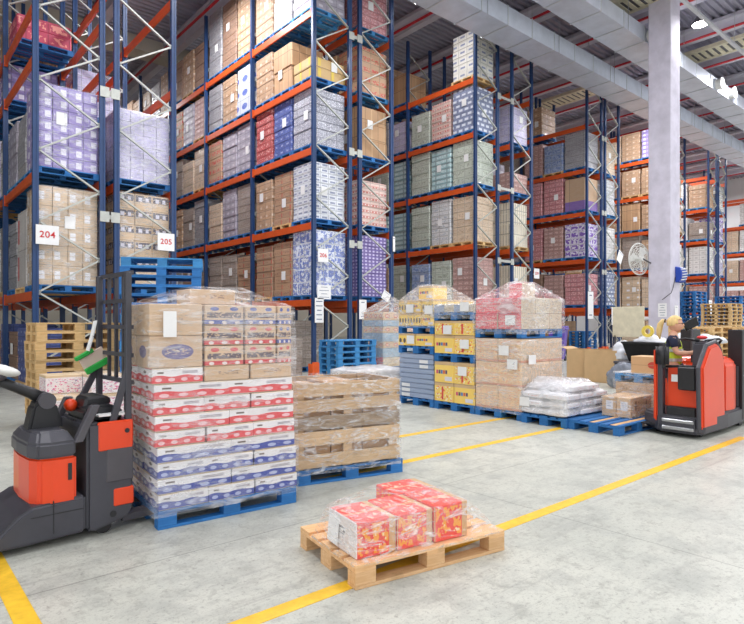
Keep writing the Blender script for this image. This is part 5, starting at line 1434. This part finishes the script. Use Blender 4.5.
hd = hand(.315, -.128, 1.022, 1, 1) + hand(.315, .078, 1.022, -1, 1)
for o in [o for o in COL.objects if o.name.split('.')[0] in ('h', 'f')]: bpy.data.objects.remove(o)
join_into(person, [hm, em] + hd)
eyes = MB()
for s in (-1, 1): eyes.ell((.117, s * .028, 1.432), .008, .011, .007)
eyes.build('eye', 'navy', person, smooth=True)
b = MB()
for s in (-1, 1): b.tube([(.128, s * .028 + .024 * math.cos(a * math.pi / 8), 1.43 + .017 * math.sin(a * math.pi / 8)) for a in range(17)], .003, 5, False); b.tube([(.125, s * .05, 1.435), (.03, s * .078, 1.435)], .003, 5)
b.tube([(.13, -.006, 1.435), (.13, .006, 1.435)], .003, 5)
b.build('glasses', 'black', person)
b = MB(); b.ell((.113, 0, 1.372), .008, .022, .006); b.build('lips', 'skin_lip' if 'skin_lip' in M else 'skin', person, smooth=True)
# hair cap + ponytail
b = MB(); bm = b.bm
bmesh.ops.create_uvsphere(bm, u_segments=32, v_segments=24, radius=1)
bmesh.ops.delete(bm, geom=[v for v in bm.verts if (v.co.x > .45 and v.co.z < .42) or (v.co.z < -.35) or (v.co.x > .12 and v.co.z < -.05)], context='VERTS')
for v in bm.verts: v.co = Vector((.113 * v.co.x + .028, .085 * v.co.y, .125 * v.co.z + 1.43)) * 1.0 + v.co.normalized() * .004 * noise.noise(v.co * 9)
bmesh.ops.solidify(bm, geom=bm.faces[:], thickness=.008)
hair = b.build('hair', 'hair', person, smooth=True)
b = MB(); b.tube([(-.085, 0, 1.47), (-.13, 0, 1.475), (-.165, .0, 1.42), (-.18, .0, 1.34), (-.185, 0, 1.27), (-.17, 0, 1.2)], [.02, .032, .042, .042, .034, .008], 12)
b.build('ponytail', 'hair', hair, smooth=True)
b = MB(); b.tube([(-.095, 0, 1.472), (-.112, 0, 1.475)], .03, 12); b.build('hair_tie', 'navy', hair)
# clothes
def grow(idx, e, add): return [(vs0[i][0], tuple((r + add) for r in (vs0[i][1] if isinstance(vs0[i][1], tuple) else (vs0[i][1],) * 2))) for i in idx], e
vs0 = [((0, 0, .80), (.125, .15)), ((0, 0, .95), (.10, .125)), ((.01, 0, 1.1), (.11, .14)), ((0, 0, SH), (.08, .11)), ((0, 0, 1.262), .056),
       ((0, -.15, SH), .052), ((.035, -.177, 1.07), .046), ((0, .15, SH), .052), ((.04, .174, 1.07), .046)]
v_, e_ = grow(range(9), [(0, 1), (1, 2), (2, 3), (3, 4), (3, 5), (5, 6), (3, 7), (7, 8)], .012)
skin('t_shirt', v_, e_, 'navy', person, 2)
vs0 = [((0, 0, .78), (.135, .16)), ((0, 0, .95), (.112, .138)), ((.01, 0, 1.1), (.122, .15)), ((0, 0, SH + .015), (.09, .125))]
v_, e_ = grow(range(4), [(0, 1), (1, 2), (2, 3)], .012)
vest = skin('safety_vest', v_, e_, 'hivis', person, 2)
b = MB()
for z, rx, ry in ((.9, .128, .152), (1.04, .136, .164)):
    n = 28; rings = []
    for k in range(n):
        a = 2 * math.pi * k / n; rings.append([b.bm.verts.new((rx * math.cos(a), ry * math.sin(a), zz)) for zz in (z - .022, z + .022)])
    for k in range(n): b.bm.faces.new((rings[k][0], rings[(k + 1) % n][0], rings[(k + 1) % n][1], rings[k][1]))
b.build('reflective_band', 'reflect', vest)
vs0 = [((0, 0, .84), (.125, .15)), ((0, -.09, .74), .09), ((.02, -.1, .45), .066), ((-.01, -.1, .09), .055), ((0, .09, .74), .09), ((.02, .1, .45), .066), ((-.01, .1, .09), .055)]
v_, e_ = grow(range(7), [(0, 1), (1, 2), (2, 3), (0, 4), (4, 5), (5, 6)], .012)
skin('trousers', v_, e_, 'trousers', person, 2)
b = MB()
for s in (-1, 1): b.ell((.06, s * .105, .04), .15, .055, .048)
b.build('shoe', 'black', person, smooth=True)

# ------------------------------------------------------------------ plain white world added as frontal fill, hall left open behind the camera
w = bpy.data.worlds.new('World'); S.world = w; w.use_nodes = True
bg = w.node_tree.nodes['Background']; bg.inputs[0].default_value = (.95, .97, 1.0, 1); bg.inputs[1].default_value = 1.05
S.view_settings.view_transform = 'Standard'; S.view_settings.look = 'None'; S.view_settings.gamma = 1; S.view_settings.exposure = 0.34
S.view_settings.use_curve_mapping = False
S.cycles.use_denoising = True
S.cycles.max_bounces = 8; S.cycles.diffuse_bounces = 3; S.cycles.glossy_bounces = 3; S.cycles.transparent_max_bounces = 12
S.cycles.caustics_reflective = False; S.cycles.caustics_refractive = False
S.cycles.sample_clamp_indirect = 6
